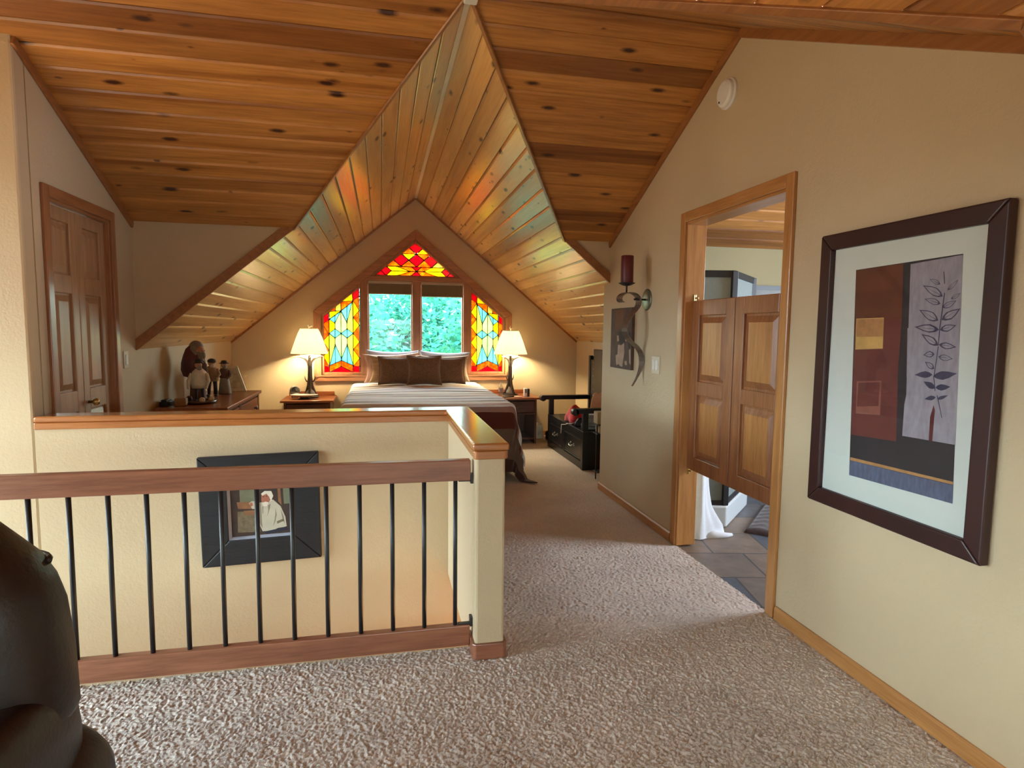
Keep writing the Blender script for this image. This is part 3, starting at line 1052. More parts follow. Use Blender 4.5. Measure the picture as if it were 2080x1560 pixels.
# ------------------------------------------------------------------ pictures
def framed(root, corners, fw, depth, nrm, mframe, lip=.006):
    """four mitred frame bars on a wall; corners TL,TR,BR,BL of the outer edge"""
    c = [Vector(p) for p in corners]
    ctr = sum(c, Vector()) / 4
    n = Vector(nrm)
    e = [(c[(i + 1) % 4] - c[i]).normalized() for i in range(4)]
    inn = [c[i] + (e[i] - e[i - 1]) * fw for i in range(4)]
    for i in range(4):
        j = (i + 1) % 4
        m_ = MB()
        m_.prism([c[i], c[j], inn[j], inn[i]], n * depth)
        m_.build('frame_bar', mframe, root, bev=lip, seg=3)
    return inn


# large leaf print beside the doorway
xf = XR - .03
tlc = [(XR - .002, 2.176, 1.722), (XR - .002, 1.418, 1.722), (XR - .002, 1.418, .634), (XR - .002, 2.176, .634)]
mah = pbr('dark_mahogany', srgb(50, 18, 16), .42, .25, scale=5, coat=.05, stretch=(8, 1, 1))
art = thing('framed_print', 'large framed abstract print with grey leaf stem panel, white mat and dark mahogany frame', 'picture', (XR, 1.797, .634))
inn = framed(art, tlc, .062, .034, (-1, 0, 0), mah, .006)
mx = XR - .012
m_ = MB(); m_.prism([(mx, p_.y, p_.z) for p_ in inn], (-.003, 0, 0))
m_.build('mat_board', pbr('mat_board', srgb(214, 220, 214), .8, .02, scale=200), art)
px = mx - .0035
pm = [pbr('ink_rust_brown', srgb(98, 48, 26), .7, .25, 9), pbr('ink_maroon', srgb(104, 46, 40), .7, .22, 12), pbr('ink_charcoal', srgb(40, 36, 42), .7, .3, 14),
      pbr('ink_grey_lilac', srgb(152, 146, 158), .75, .2, 20, stretch=(1, 3, 1)), pbr('ink_ochre', srgb(176, 128, 78), .7, .22, 30), pbr('ink_gold', srgb(206, 164, 96), .7, .15, 24),
      pbr('ink_rose', srgb(140, 84, 70), .7, .16, 24), pbr('ink_slate', srgb(58, 56, 84), .7, .3, 60), pbr('ink_blue_grey', srgb(86, 94, 120), .7, .3, 26, stretch=(1, 4, 1)), pbr('ink_dark_red', srgb(92, 32, 34), .7, .2, 30)]
def A1(x, y, k): return at(1670 + x / 4.8757, 480 + y / 4.8757, 'x', px - .0002 * k)
def A2(x, y, k): return at(1670 + x / 5.573, 780 + y / 5.573, 'x', px - .0002 * k)
pr = MB()
def pa(mi, k, pts1=(), pts2=()):
    q = [A1(x, y, k) for x, y in pts1] + [A2(x, y, k) for x, y in pts2]
    pr.prism(q, (.0002, 0, 0), mi)
pa(2, 0, [(336, 334), (1397, 172)], [(1475, 1356), (305, 1030)])
pa(0, 1, [(336, 338), (805, 268), (790, 820), (325, 850)])
pa(1, 1, [(325, 850), (790, 820), (752, 1300)], [(838, 650), (325, 572)])
pa(3, 2, [(876, 276), (1396, 182)], [(1508, 690), (906, 586), (930, 230), (952, 120)])
pa(3, 3, [(845, 910), (900, 905), (880, 1390), (836, 1395)])
pa(5, 3, [(338, 815), (612, 805), (600, 1112), (328, 1122)])
pa(4, 4, [(342, 822), (608, 812), (604, 992), (338, 996)])
pa(6, 3, [(342, 1436), (588, 1430)], [(655, 352), (380, 334)])
pa(1, 4, [(360, 1450), (570, 1445)], [(636, 250), (392, 255)])
pa(4, 3, [], [(320, 828), (1482, 1108), (1480, 1140), (316, 862)])
pa(8, 4, [], [(314, 864), (1480, 1146), (1475, 1356), (305, 1030)])
pa(9, 4, [], [(1262, 240), (1276, 300), (1245, 650), (1205, 645), (1222, 370)])
def leaf(mi, k, b, tip, w):
    b, tip = Vector(b), Vector(tip)
    d = tip - b
    nn = Vector((-d.y, d.x)) * w
    q = [b + d * s + nn * h for s, h in ((0, 0), (.15, .6), (.38, 1), (.65, .75), (.88, .25), (1, 0), (.88, -.2), (.65, -.65), (.38, -.9), (.15, -.6))]
    return q
for b, tp, w, dk in (((1170, 475), (1062, 422), .2, 0), ((1195, 595), (995, 486), .2, 0), ((1172, 668), (1012, 620), .2, 0), ((1150, 835), (960, 728), .22, 0),
                     ((1158, 925), (912, 898), .18, 1), ((1150, 1082), (982, 968), .2, 1), ((1240, 535), (1350, 428), .13, 0), ((1275, 622), (1372, 560), .18, 0),
                     ((1190, 708), (1330, 636), .2, 0), ((1182, 830), (1372, 712), .2, 1), ((1166, 928), (1330, 880), .22, 1), ((1155, 1072), (1330, 1098), .2, 1),
                     ((1112, 1165), (1000, 1176), .3, 1), ((1150, 1192), (1296, 1214), .22, 0), ((1108, 1314), (1018, 1242), .26, 1), ((1092, 1370), (915, 1372), .2, 2),
                     ((1098, 1388), (1336, 1358), .19, 2), ((1118, 1506), (1003, 1438), .24, 2), ((1122, 1498), (1270, 1490), .23, 2)):
    q = leaf(7, 4, b, tp, w)
    pr.prism([A1(p_.x, p_.y, 4) for p_ in q], (.0002, 0, 0), 7)
    if dk < 2:
        c_ = sum((Vector(p_) for p_ in q), Vector((0, 0))) / len(q)
        q2 = [c_ + (p_ - c_) * (.72 if dk else .8) for p_ in q]
        pr.prism([A1(p_.x, p_.y, 5) for p_ in q2], (.0002, 0, 0), 3)
        pr.prism([A1(*(Vector(b) * .95 + Vector(tp) * .05 + Vector((0, 3))), 6), A1(*(Vector(b) * .1 + Vector(tp) * .9), 6), A1(*(Vector(b) * .95 + Vector(tp) * .05 - Vector((0, 4))), 6)], (.0002, 0, 0), 7)
for l in ([(1205, 350), (1212, 470)], [(1212, 560), (1190, 720), (1165, 900), (1150, 1080)], [(1150, 1090), (1130, 1230), (1105, 1400), (1118, 1530)]):
    q = [(x - 4, y) for x, y in l] + [(x + 4, y) for x, y in reversed(l)]
    pr.prism([A1(x, y, 6) for x, y in q], (.0002, 0, 0), 7)
pr.prism([A2(*q_, 5) for q_ in ((1296, 130), (1306, 130), (1358, 385), (1350, 380))], (.0002, 0, 0), 7)
for b, tp, w in (((1285, 150), (1158, 172), .22), ((1300, 172), (1425, 128), .16)):
    pr.prism([A2(p_.x, p_.y, 4) for p_ in leaf(7, 4, b, tp, w)], (.0002, 0, 0), 7)
pr.build('print', pm, art)
m_ = MB(); m_.prism([(mx - .008, p_.y, p_.z) for p_ in inn], (-.0015, 0, 0))
m_.build('glazing', mat_glass('picture_glass', (1, 1, 1, 1), .035, .03), art)

# print in a dark distressed frame on the stair wall
stp = thing('framed_picture', 'square picture of a white-haired man in pale shirt, wide dark frame, on stair wall', 'picture', (-.63, YP, .08))
dis = pbr('distressed_black_paint', srgb(22, 23, 30), .5, .45, scale=9, bump=.3, bscale=30, stretch=(1, 1, 5))
fyo = YP - .035
cs4 = [at(*q_, 'y', fyo) for q_ in ((398, 931), (646, 917), (653, 1132), (411, 1155))]
cs4 = [Vector((p_.x, YP - .001, p_.z)) for p_ in cs4]
inn2 = framed(stp, cs4, .135, .034, (0, -1, 0), dis, .006)
m_ = MB()
for i in range(4):
    j = (i + 1) % 4
    c_ = sum(inn2, Vector()) / 4
    a, b = inn2[i], inn2[j]
    m_.prism([a + Vector((0, -.031, 0)), b + Vector((0, -.031, 0)), b + (c_ - b) * .07 + Vector((0, -.016, 0)), a + (c_ - a) * .07 + Vector((0, -.016, 0))], (0, .004, 0))
m_.build('inner_lip', pbr('pale_worn_edge', srgb(150, 152, 166), .5, .15), stp)
sp = MB()
def S(x, y, k): return at(370 + x / 5.2, 880 + y / 5.2, 'y', YP - .014 - .0002 * k)
spm = [pbr('print_umber', srgb(58, 42, 36), .6, .4, 18), pbr('print_sage', srgb(110, 114, 92), .6, .2, 16), pbr('print_shirt', srgb(190, 184, 166), .6, .12, 20), pbr('print_skin', srgb(168, 104, 82), .6, .12, 20),
       pbr('print_white_hair', srgb(222, 214, 200), .6, .08, 30), pbr('print_tan', srgb(134, 92, 62), .6, .25, 20), pbr('print_pattern', srgb(112, 100, 78), .6, .4, 40), pbr('print_navy', srgb(30, 32, 52), .6, .2, 20)]
def sq(mi, k, pts): sp.prism([S(x, y, k) for x, y in pts], (0, .0002, 0), mi)
sq(0, 0, [(470, 470), (1150, 440), (1160, 1100), (490, 1130)])
sq(1, 1, [(600, 500), (770, 490), (770, 720), (610, 730)])
sq(5, 1, [(575, 730), (770, 722), (770, 800), (590, 800)])
sq(6, 1, [(585, 830), (800, 820), (830, 1040), (590, 1050)])
sq(5, 2, [(650, 820), (780, 812), (780, 860), (660, 870)])
sq(2, 3, [(800, 740), (870, 720), (960, 700), (1040, 770), (1090, 880), (1105, 985), (1010, 1000), (960, 1030), (850, 1035), (815, 960)])
sq(2, 3, [(705, 740), (735, 718), (800, 720), (810, 800), (740, 800)])
sq(7, 4, [(860, 1040), (1000, 1010), (1110, 980), (1115, 1020), (900, 1060)])
sq(3, 4, [(835, 650), (900, 625), (930, 680), (915, 740), (870, 760), (838, 720)])
sq(4, 5, [(832, 640), (870, 610), (940, 610), (962, 660), (938, 720), (918, 670), (890, 638), (848, 660)])
sq(4, 5, [(842, 735), (880, 722), (915, 730), (895, 770), (860, 772)])
sq(0, 6, [(850, 668), (866, 664), (866, 671), (850, 674)])
sq(0, 6, [(884, 662), (900, 660), (900, 667), (884, 669)])
sq(6, 5, [(1000, 930), (1070, 900), (1075, 925), (1005, 955)])
spm.append(pbr('print_shirt_shadow', srgb(138, 130, 116), .6, .12, 20))
sq(8, 5, [(800, 745), (830, 735), (838, 800), (842, 900), (850, 1000), (825, 965), (806, 860)])
sq(8, 5, [(985, 790), (1000, 860), (985, 930), (960, 985), (975, 920), (985, 850)])
sq(8, 5, [(905, 760), (935, 745), (925, 800), (900, 880), (908, 810)])
sq(8, 5, [(1040, 800), (1072, 880), (1085, 960), (1060, 900)])
sq(3, 5, [(712, 742), (738, 730), (750, 760), (724, 778)])
sq(8, 6, [(846, 776), (858, 770), (856, 850), (848, 850)])
sq(3, 6, [(838, 690), (850, 684), (846, 704), (834, 706)])
sq(5, 1, [(1000, 500), (1030, 498), (1050, 760), (1015, 720)])
sq(1, 1, [(1060, 520), (1130, 515), (1140, 740), (1075, 745)])
sp.build('print', spm, stp)

# small canvas with two brown figures behind the sconce
sm = thing('canvas_print', 'small unframed brown canvas print of two figures hung behind the candle sconce', 'picture', (XR, 4.28, 1.04))
cq = [(XR + .002, 4.49, 1.50), (XR + .002, 4.085, 1.50), (XR + .002, 4.085, 1.045), (XR + .002, 4.49, 1.045)]
m_ = MB(); m_.prism(cq, (-.025, 0, 0))
m_.build('canvas', pbr('dusky_brown_canvas', srgb(84, 64, 56), .8, .35, 11), sm, bev=.003)
m_ = MB()
cc1 = [pbr('canvas_tan', srgb(176, 150, 132), .8, .2, 20), pbr('canvas_brown', srgb(112, 74, 48), .8, .2, 20), pbr('canvas_dark', srgb(54, 40, 38), .8, .2, 20)]
def C4(x, y, k): return at(1180 + x / 4.588, 480 + y / 4.588, 'x', XR - .0232 - .0002 * k)
for mi, k, q in ((1, 0, [(320, 690), (400, 675), (395, 850), (320, 880)]), (0, 1, [(335, 925), (352, 925), (355, 975), (338, 980)]), (0, 1, [(410, 930), (428, 928), (430, 975), (412, 980)]),
                 (2, 1, [(352, 890), (412, 880), (414, 990), (380, 1010), (356, 990)]), (0, 2, [(345, 1010), (378, 1015), (402, 990), (404, 1080), (385, 1215), (368, 1212), (350, 1190), (330, 1200), (322, 1110), (340, 1100)]),
                 (0, 2, [(448, 1060), (462, 1050), (462, 1200), (450, 1180)]), (0, 2, [(405, 1165), (425, 1160), (428, 1200), (410, 1200)]), (2, 1, [(430, 900), (462, 890), (462, 1040), (440, 1050)])):
    m_.prism([C4(x, y, k) for x, y in q], (.0002, 0, 0), mi)
m_.build('painted_figures', cc1, sm)

# ------------------------------------------------------------------ small wall fittings
def plate(label, x, nx, y, z, w, h, n):
    t = thing('light_switch', label, 'light switch', (x, y, z))
    m_ = MB(); m_.box(x, y - w / 2, z - h / 2, x + nx * .006, y + w / 2, z + h / 2)
    m_.build('face_plate', pbr('ivory_plastic', srgb(206, 192, 168), .35, .03), t, bev=.003)
    for i in range(n):
        yc = y + (i - (n - 1) / 2) * .046
        m_ = MB(); m_.box(x + nx * .004, yc - .016, z - .033, x + nx * .011, yc + .016, z + .033)
        m_.build('rocker', M['white'], t, bev=.002)


plate('ivory double rocker switch plate on the wall under the candle sconce', XR, -1, 3.72, 1.105, .115, .118, 2)
plate('ivory single switch plate between the closet door and the dresser', XL, 1, 4.415, 1.104, .072, .115, 1)
sd_ = thing('smoke_detector', 'round white smoke detector high on the wall by the ceiling slope', 'smoke detector', (XR, 2.965, 2.57))
m_ = MB(); m_.lathe((XR, 2.968, 2.572), [(.078, 0), (.078, .012), (.072, .014), (.068, .03), (.056, .038), (0, .040)], 36, ax=(-1, 0, 0))
m_.build('cover', M['white'], sd_, smooth=False, bev=.002)
m_ = MB(); m_.lathe((XR - .0335, 2.968, 2.572), [(.046, 0), (.046, .003), (.054, .003), (.054, 0)], 32, ax=(-1, 0, 0))
m_.build('vent_ring', pbr('grey_slot', srgb(150, 148, 146), .6, .05), sd_)
m_ = MB(); m_.lathe((XR - .034, 2.998, 2.535), [(.006, 0), (.006, .006), (0, .007)], 12, ax=(-1, 0, 0))
m_.build('indicator', M['black'], sd_)
pk = at(958, 3, 'y', YR - .05)
m_ = MB()
m_.box(pk.x - .032, YR - .09, ZR - .055, pk.x + .032, YR + .0, ZR - .012)
o_ = m_.build('junction_box', M['white'], bev=.008, seg=3)
tag(o_, 'small white box fixed at the very peak of the boarded ceiling', 'electrical box')

# ------------------------------------------------------------------ candle sconce
J = Vector((1.72, 3.89, 1.54))
E1, N1 = Vector((.9, .43, 0)), Vector((-.43, .9, 0))
def sz(cx, cy):
    h = (cx - 540) / 4.588 / 233
    b = J + E1 * h
    return at(1180 + cx / 4.588, 480 + cy / 4.588, 'y', b.y).z, h
sc = thing('wall_sconce', 'curling flat iron candle sconce with round wall plate beside the doorway', 'wall sconce', (XR, 3.89, 1.1))
m_ = MB(); m_.lathe((XR, 3.89, 1.545), [(.074, 0), (.074, .004), (.066, .010), (.03, .013), (0, .014)], 28, ax=(-1, 0, 0))
m_.build('wall_plate', pbr('verdigris_iron', srgb(120, 128, 118), .4, .25, metal=.8), sc, smooth=True)
m_ = MB(); m_.tube([(XR - .005, 3.89, 1.545), (J.x, J.y, 1.545), (J.x - .03, J.y - .012, 1.545)], .0065)
m_.build('wall_arm', M['iron'], sc, smooth=True)
path = [(372, 615), (352, 605), (342, 585), (350, 560), (372, 540), (400, 528), (430, 524), (462, 526), (492, 532), (520, 546), (541, 566), (552, 590), (555, 612), (550, 640), (535, 668), (510, 696), (480, 725), (452, 758), (432, 790), (416, 825), (408, 855), (410, 885), (420, 915), (440, 945), (470, 975), (505, 1000), (540, 1026), (570, 1055), (592, 1088), (605, 1125), (609, 1165), (604, 1205), (592, 1245), (575, 1285), (553, 1325), (530, 1362), (508, 1395)]
P3 = []
for cx, cy in path:
    z_, h = sz(cx, cy)
    P3.append(J + E1 * h + Vector((0, 0, z_ - J.z)))
m_ = MB()
vs, fs = [], []
for i, p_ in enumerate(P3):
    d = (P3[min(i + 1, len(P3) - 1)] - P3[max(i - 1, 0)]).normalized()
    th = d.cross(N1).normalized() * .0022
    w = .025 * (1 if i < len(P3) - 6 else max(.25, (len(P3) - 1 - i) / 6))
    for a, b in ((-1, -1), (1, -1), (1, 1), (-1, 1)): vs.append(p_ + N1 * (a * w) + th * b)
for i in range(len(P3) - 1):
    for j in range(4): fs.append((i * 4 + j, i * 4 + (j + 1) % 4, (i + 1) * 4 + (j + 1) % 4, (i + 1) * 4 + j))
fs += [(3, 2, 1, 0), tuple(range(len(vs) - 4, len(vs)))]
m_.raw(vs, fs)
m_.build('scroll', pbr('burnished_iron', srgb(150, 140, 130), .32, .2, metal=.75, scale=30), sc, smooth=False)
ztop, h = sz(430, 524)
zpl, _ = sz(430, 446)
cp = J + E1 * ((418 - 540) / 4.588 / 233)
m_ = MB(); m_.tube([(cp.x, cp.y, ztop), (cp.x, cp.y, zpl)], .006)
m_.build('stem', M['iron'], sc, smooth=True)
m_ = MB(); m_.lathe((cp.x, cp.y, zpl), [(.01, -.012), (.03, -.008), (.054, .004), (.057, .008), (.05, .006), (0, .002)], 28)
m_.build('candle_plate', M['iron'], sc, smooth=True)
zc1, _ = sz(415, 180)
cd = thing('pillar_candle', 'dark red pillar candle standing on the iron sconce', 'candle', (cp.x, cp.y, zpl + .007))
m_ = MB(); m_.lathe((cp.x, cp.y, zpl + .007), [(.04, 0), (.042, .004), (.042, zc1 - zpl - .012), (.039, zc1 - zpl - .007), (.03, zc1 - zpl - .012), (0, zc1 - zpl - .02)], 28)
m_.build('wax', pbr('dark_red_wax', srgb(92, 22, 30), .45, .08), cd, smooth=True, bev=0)
m_ = MB(); m_.tube([(cp.x, cp.y, zc1 - .015), (cp.x + .002, cp.y, zc1 - .003)], .0018, 6)
m_.build('wick', M['black'], cd)

# ------------------------------------------------------------------ recliner in the near left corner
rc = thing('recliner', 'dark brown leather armchair in the lower left corner in front of the railing', 'armchair', (-1.19, 1.40, 0))
def puff(c, r, e=.62, n=36, m=22):
    m2 = MB(); m2.ell(c, *r, n, m, e); return m2
rmb = MB()
RB = [(.36, .30), (.40, .46), (.43, .505), (.476, .523), (.60, .52), (.711, .508), (.77, .49), (.82, .462), (.889, .392), (.94, .30), (.975, .18), (.99, 0)]
def recl_back(u, v):
    a = 2 * PI * u
    g = lambda q, e_: math.copysign(abs(q) ** e_, q)
    k = v * (len(RB) - 1)
    i = min(int(k), len(RB) - 2)
    f = k - i
    z, wdt = (RB[i][0] * (1 - f) + RB[i + 1][0] * f), (RB[i][1] * (1 - f) + RB[i + 1][1] * f)
    dpt = .165 * min(1, (wdt / .5)) ** .6
    return (-1.20 + wdt * g(math.cos(a), .8), 1.45 + dpt * g(math.sin(a), .7), z)
rmb.face([recl_back(i / 44, 0) for i in range(44)][::-1])
rmb.grid(recl_back, 44, 44)
rmb.build('back_cushion', M['leather'], rc, smooth=True, weld=True)
puff((-1.19, 1.16, .33), (.34, .40, .13)).build('seat_cushion', M['leather'], rc, smooth=True)
for sx in (-1, 1):
    puff((-1.19 + sx * .42, 1.16, .30), (.10, .40, .26), .5).build('armrest', M['leather'], rc, smooth=True)
puff((-1.18, 1.46, .215), (.555, .20, .21), .6).build('rear_panel', M['leather'], rc, smooth=True)
m_ = MB(); m_.box(-1.58, .86, .0, -.72, 1.6, .07)
m_.build('plinth', M['black'], rc, bev=.02)
# piped seam across the shoulders
m_ = MB()
sm_ = [recl_back(.02 + .46 * i / 24, .60) for i in range(25)]
m_.tube([Vector(q) * 1.0 + Vector((0, .004, .004)) for q in sm_], .007, 8)
m_.build('piping', M['leather'], rc, smooth=True)
# ------------------------------------------------------------------ bed
BX0, BX1, BY0, BY1, BT = XD - .692, XD + .692, 5.17, 7.25, .665
bed = thing('bed', 'double bed under the window with a striped bedspread', 'bed', (XD, (BY0 + BY1) / 2, 0))
m_ = MB(); m_.box(BX0, BY0, .43, BX1, BY1, BT)
m_.build('mattress', pbr('mattress_ticking', srgb(206, 200, 190), .8, .05), bed, bev=.05, seg=4)
m_ = MB(); m_.box(BX0 + .01, BY0 + .02, .17, BX1 - .01, BY1, .428)
m_.build('box_spring', pbr('box_spring_cloth', srgb(120, 104, 90), .85, .05), bed, bev=.02)
for x in (BX0 + .12, BX1 - .12):
    for y in (BY0 + .15, BY1 - .12):
        m_ = MB(); m_.box(x - .03, y - .03, 0, x + .03, y + .03, .172)
        m_.build('leg', wood('walnut', 'z'), bed, bev=.004)
t = NT('striped_bedspread_cloth')
p = t.n('ShaderNodeBsdfPrincipled', Roughness=.85)
p.inputs['Sheen Weight'].default_value = .25
p.inputs['Specular IOR Level'].default_value = .2
uv = t.n('ShaderNodeUVMap', uv_map='UVMap').outputs[0]
sx_ = t.n('ShaderNodeSeparateXYZ')
t.l(uv, sx_.inputs[0])
def cmap(sc):
    m = t.n('ShaderNodeMapping'); m.inputs['Scale'].default_value = sc
    t.l(uv, m.inputs[0]); return m.outputs[0]
rs_ = random.Random(21)
stops, x_ = [], .16
pal_ = [srgb(238, 232, 228), srgb(116, 90, 84), srgb(226, 214, 208), srgb(164, 144, 140), srgb(240, 236, 236), srgb(120, 122, 158), srgb(230, 226, 232), srgb(96, 72, 64)]
while len(stops) < 31:
    k_ = len(stops) % 8
    stops.append((x_, pal_[k_]))
    x_ += (rs_.uniform(.05, .09) if k_ % 2 == 0 else rs_.uniform(.022, .042)) * 1.0
LBED = BY1 - BY0
vv = t.math('DIVIDE', t.math('ADD', sx_.outputs[1], t.math('MULTIPLY', t.noise(cmap((6, 40, 1)), 1, 2), .012)), 4.0)
stripes = t.ramp(t.math('DIVIDE', t.math('ADD', sx_.outputs[1], t.math('ADD', t.math('MULTIPLY', t.noise(cmap((2.2, .5, 1)), 1, 2), .05), t.math('MULTIPLY', t.noise(cmap((14, 60, 1)), 1, 2), .018))), LBED), [(min(1, p_), c_) for p_, c_ in stops], 'CONSTANT')
q = lambda d: (LBED + d) / 4.0
band = t.ramp(vv, [(0, srgb(150, 110, 96)), (q(.10), srgb(84, 36, 26)), (q(.235), srgb(100, 78, 66)), (q(.50), srgb(62, 36, 30)), (q(.8), srgb(62, 36, 30))], 'CONSTANT')
olive = t.math('MULTIPLY', t.math('LESS_THAN', sx_.outputs[0], .03), t.math('LESS_THAN', vv, q(.235)))
band = t.mix(t.math('MULTIPLY', olive, .7), band, srgb(104, 76, 40))
col = t.mix(t.math('GREATER_THAN', vv, q(.06)), stripes, band)
t.l(col, p.inputs['Base Color'])
t.l(t.bump(t.noise(cmap((90, 60, 1)), 4, 2), .2, .003), p.inputs['Normal'])
t.l(p.outputs[0], t.out.inputs[0])
M['spread'] = t.m
HW, DROP, RR = .697, .62, .05
def spread(u, v):
    s = (u * 2 - 1) * (HW + DROP)
    tt = v * (LBED + DROP)
    dx, dy = max(0, abs(s) - HW), max(0, tt - LBED)
    d = math.hypot(dx, dy)
    sg = 1 if s > 0 else -1
    x = XD + max(-HW, min(HW, s))
    y = BY1 - min(tt, LBED) - .01
    z = BT + .016 + .010 * math.sin(s * 3 + 1.2) * math.sin(tt * 2.6) + .006 * math.sin(tt * 23 + s * 4) * .5
    z += .010 * (1 - (s / HW) ** 2) if abs(s) < HW else 0
    if d > 0:
        ox, oy = sg * dx / d, -dy / d
        L = RR * PI / 2
        if d < L:
            a = d / RR
            out, down = RR * math.sin(a), RR * (1 - math.cos(a))
        else:
            e_ = d - L
            fold = .020 * math.sin(tt * 13 + .6 if dx > dy else s * 12) * min(1, e_ / .3) + .012 * math.sin((tt + s) * 29) * min(1, e_ / .3)
            out, down = RR + e_ * (.03 + .12 * min(1, max(0, (tt - 1.2) / .8))) + fold * min(1, max(.15, (tt - .9) / .8)), RR + e_ * .985
        if z - down < .014:
            ex = .014 - (z - down)
            down -= ex
            out += ex * .75
        x += ox * out
        y += oy * out
        z -= down
    return (x, y, z)
m_ = MB(); m_.grid(spread, 110, 120, uvfn=lambda u, v: ((u * 2 - 1) * (HW + DROP), v * (LBED + DROP)))
o_ = m_.build('bedspread', M['spread'], smooth=True, solid=.008)
tag(o_, 'striped bedspread, pale on top and brown at the foot, draped over the bed', 'bedspread')

def pillow_mb(W, H, T, pinch=.10, n=26, ruff=0.0, seed=0):
    rs = random.Random(seed)
    ph = [rs.random() * 6 for _ in range(6)]
    mb = MB()
    for sgn in (1, -1):
        def f(u, v, sgn=sgn):
            a, b = u * 2 - 1, v * 2 - 1
            x = a * W * (1 - pinch * (1 - b * b))
            z = b * H * (1 - pinch * (1 - a * a))
            k = max(0, (1 - abs(a) ** 2.4) * (1 - abs(b) ** 2.4)) ** .55
            y = -sgn * T * k * (1 + ruff * (math.sin(a * 7 + ph[0] + b * 3) + math.sin(b * 9 + ph[1] - a * 4)))
            return (x, y, z + H)
        mb.grid((lambda u, v: f(u, v)) if sgn > 0 else (lambda u, v: f(1 - u, v)), n, n)
    return mb
brown = pbr('brown_chenille', srgb(112, 80, 58), .9, .34, scale=60, sheen=.4, bump=.4, bscale=120)
tan_s = pbr('tan_ribbed_sham', srgb(172, 142, 108), .85, .3, scale=5, sheen=.3, bump=.2, bscale=60, stretch=(1, 1, 7))
blue_s = pbr('blue_grey_pillowcase', srgb(176, 172, 186), .85, .22, scale=6, sheen=.2, stretch=(1, 1, 5))
pink_s = pbr('pale_pink_pillowcase', srgb(196, 160, 148), .85, .25, scale=6, sheen=.2, stretch=(5, 1, 1))
def pillow(name, label, cat, mat, x, y, z, W, H, T, lean, rz=0, group=None, piping=None, seed=0, ruff=.02, roll=0):
    r = thing(name, label, cat, (x, y, z), group=group)
    r.rotation_euler = (math.radians(-lean), math.radians(roll), math.radians(rz))
    pillow_mb(W, H, T, seed=seed, ruff=ruff, pinch=.10 if piping else .15).build('cover', mat, r, smooth=True, local=True, weld=True)
    if piping:
        pts = []
        for k in range(4):
            for i in range(14):
                q_ = -1 + 2 * i / 14
                a, b = [(q_, -1), (1, q_), (-q_, 1), (-1, -q_)][k]
                pts.append((a * W * (1 - .10 * (1 - b * b)), 0, b * H * (1 - .10 * (1 - a * a)) + H))
        mb = MB(); mb.tube(pts + [pts[0]], .006, 6, cap=False)
        mb.build('piping', piping, r, smooth=True, local=True)
    return r
g_ = 'pillows on the bed'
pillow('pillow', 'blue-grey striped pillow at the back left under the window', 'pillow', blue_s, XD - .285, 7.16, 0.710, .31, .188, .058, 12, group=g_, seed=1, ruff=.05, roll=1)
pillow('pillow', 'blue-grey striped pillow at the back right under the window', 'pillow', blue_s, XD + .325, 7.16, 0.710, .31, .182, .058, 12, group=g_, seed=2, ruff=.05, roll=2.0)
pillow('pillow', 'pale pink sleeping pillow just behind the left tan sham', 'pillow', pink_s, XD - .285, 7.035, 0.712, .32, .170, .04, 12, group=g_, seed=8, ruff=.05, roll=-2)
pillow('pillow_sham', 'tan ribbed pillow sham at the left of the brown cushions', 'pillow', tan_s, XD - .25, 6.93, 0.713, .30, .160, .045, 12, group=g_, seed=3, ruff=.06)
pillow('pillow_sham', 'tan ribbed pillow sham at the right of the brown cushions', 'pillow', tan_s, XD + .305, 6.95, 0.713, .30, .160, .05, 12, group=g_, seed=4, ruff=.06)
g_ = 'brown cushions on the bed'
pillow('throw_pillow', 'leftmost of the three brown cushions on the bed', 'cushion', brown, .150, 6.80, 0.707, .185, .158, .06, 12, rz=3, group=g_, piping=brown, seed=5)
pillow('throw_pillow', 'rightmost of the three brown cushions on the bed', 'cushion', brown, .750, 6.80, 0.707, .185, .156, .06, 12, rz=-3, group=g_, piping=brown, seed=6)
pillow('throw_pillow', 'middle brown cushion in front of the other two on the bed', 'cushion', brown, .463, 6.66, 0.711, .190, .164, .06, 12, group=g_, piping=brown, seed=7)

# ------------------------------------------------------------------ nightstands and lamps
NSX = {'l': (-.785, 7.0), 'r': (1.53, 7.0)}
ns = thing('nightstand', 'wooden nightstand left of the bed with a white dish on it', 'nightstand', (NSX['l'][0], NSX['l'][1], 0), group='nightstands')
def part(name, boxes, mat, root, bev=.003, local=True):
    m2 = MB()
    for b in boxes: m2.box(*b)
    return m2.build(name, mat, root, bev=bev, local=local)
part('top', [(-.275, -.265, .523, .275, .265, .545)], wood('table', 'x'), ns, .004)
part('back_rail', [(-.25, .245, .545, .25, .262, .592)], wood('table', 'x'), ns, .006)
part('body', [(-.24, -.235, .0, -.215, .255, .523), (.215, -.235, .0, .24, .255, .523), (-.215, .235, .05, .215, .255, .523),
              (-.215, -.235, .05, .215, .235, .075), (-.215, -.235, .345, .215, .235, .362), (-.215, -.235, .508, .215, .235, .523)], wood('walnut', 'z'), ns)
dr = part('drawer', [(-.21, -.245, .37, .21, -.225, .502)], wood('walnut', 'x'), ns)
m_ = MB(); m_.lathe((0, -.245, .436), [(.006, 0), (.006, .01), (.014, .016), (.012, .024), (0, .026)], 16, ax=(0, -1, 0))
m_.build('knob', wood('walnut', 'x'), dr, smooth=True, local=True)
dup(ns, (NSX['r'][0], NSX['r'][1], 0), label='wooden nightstand right of the bed with a water bottle on it')

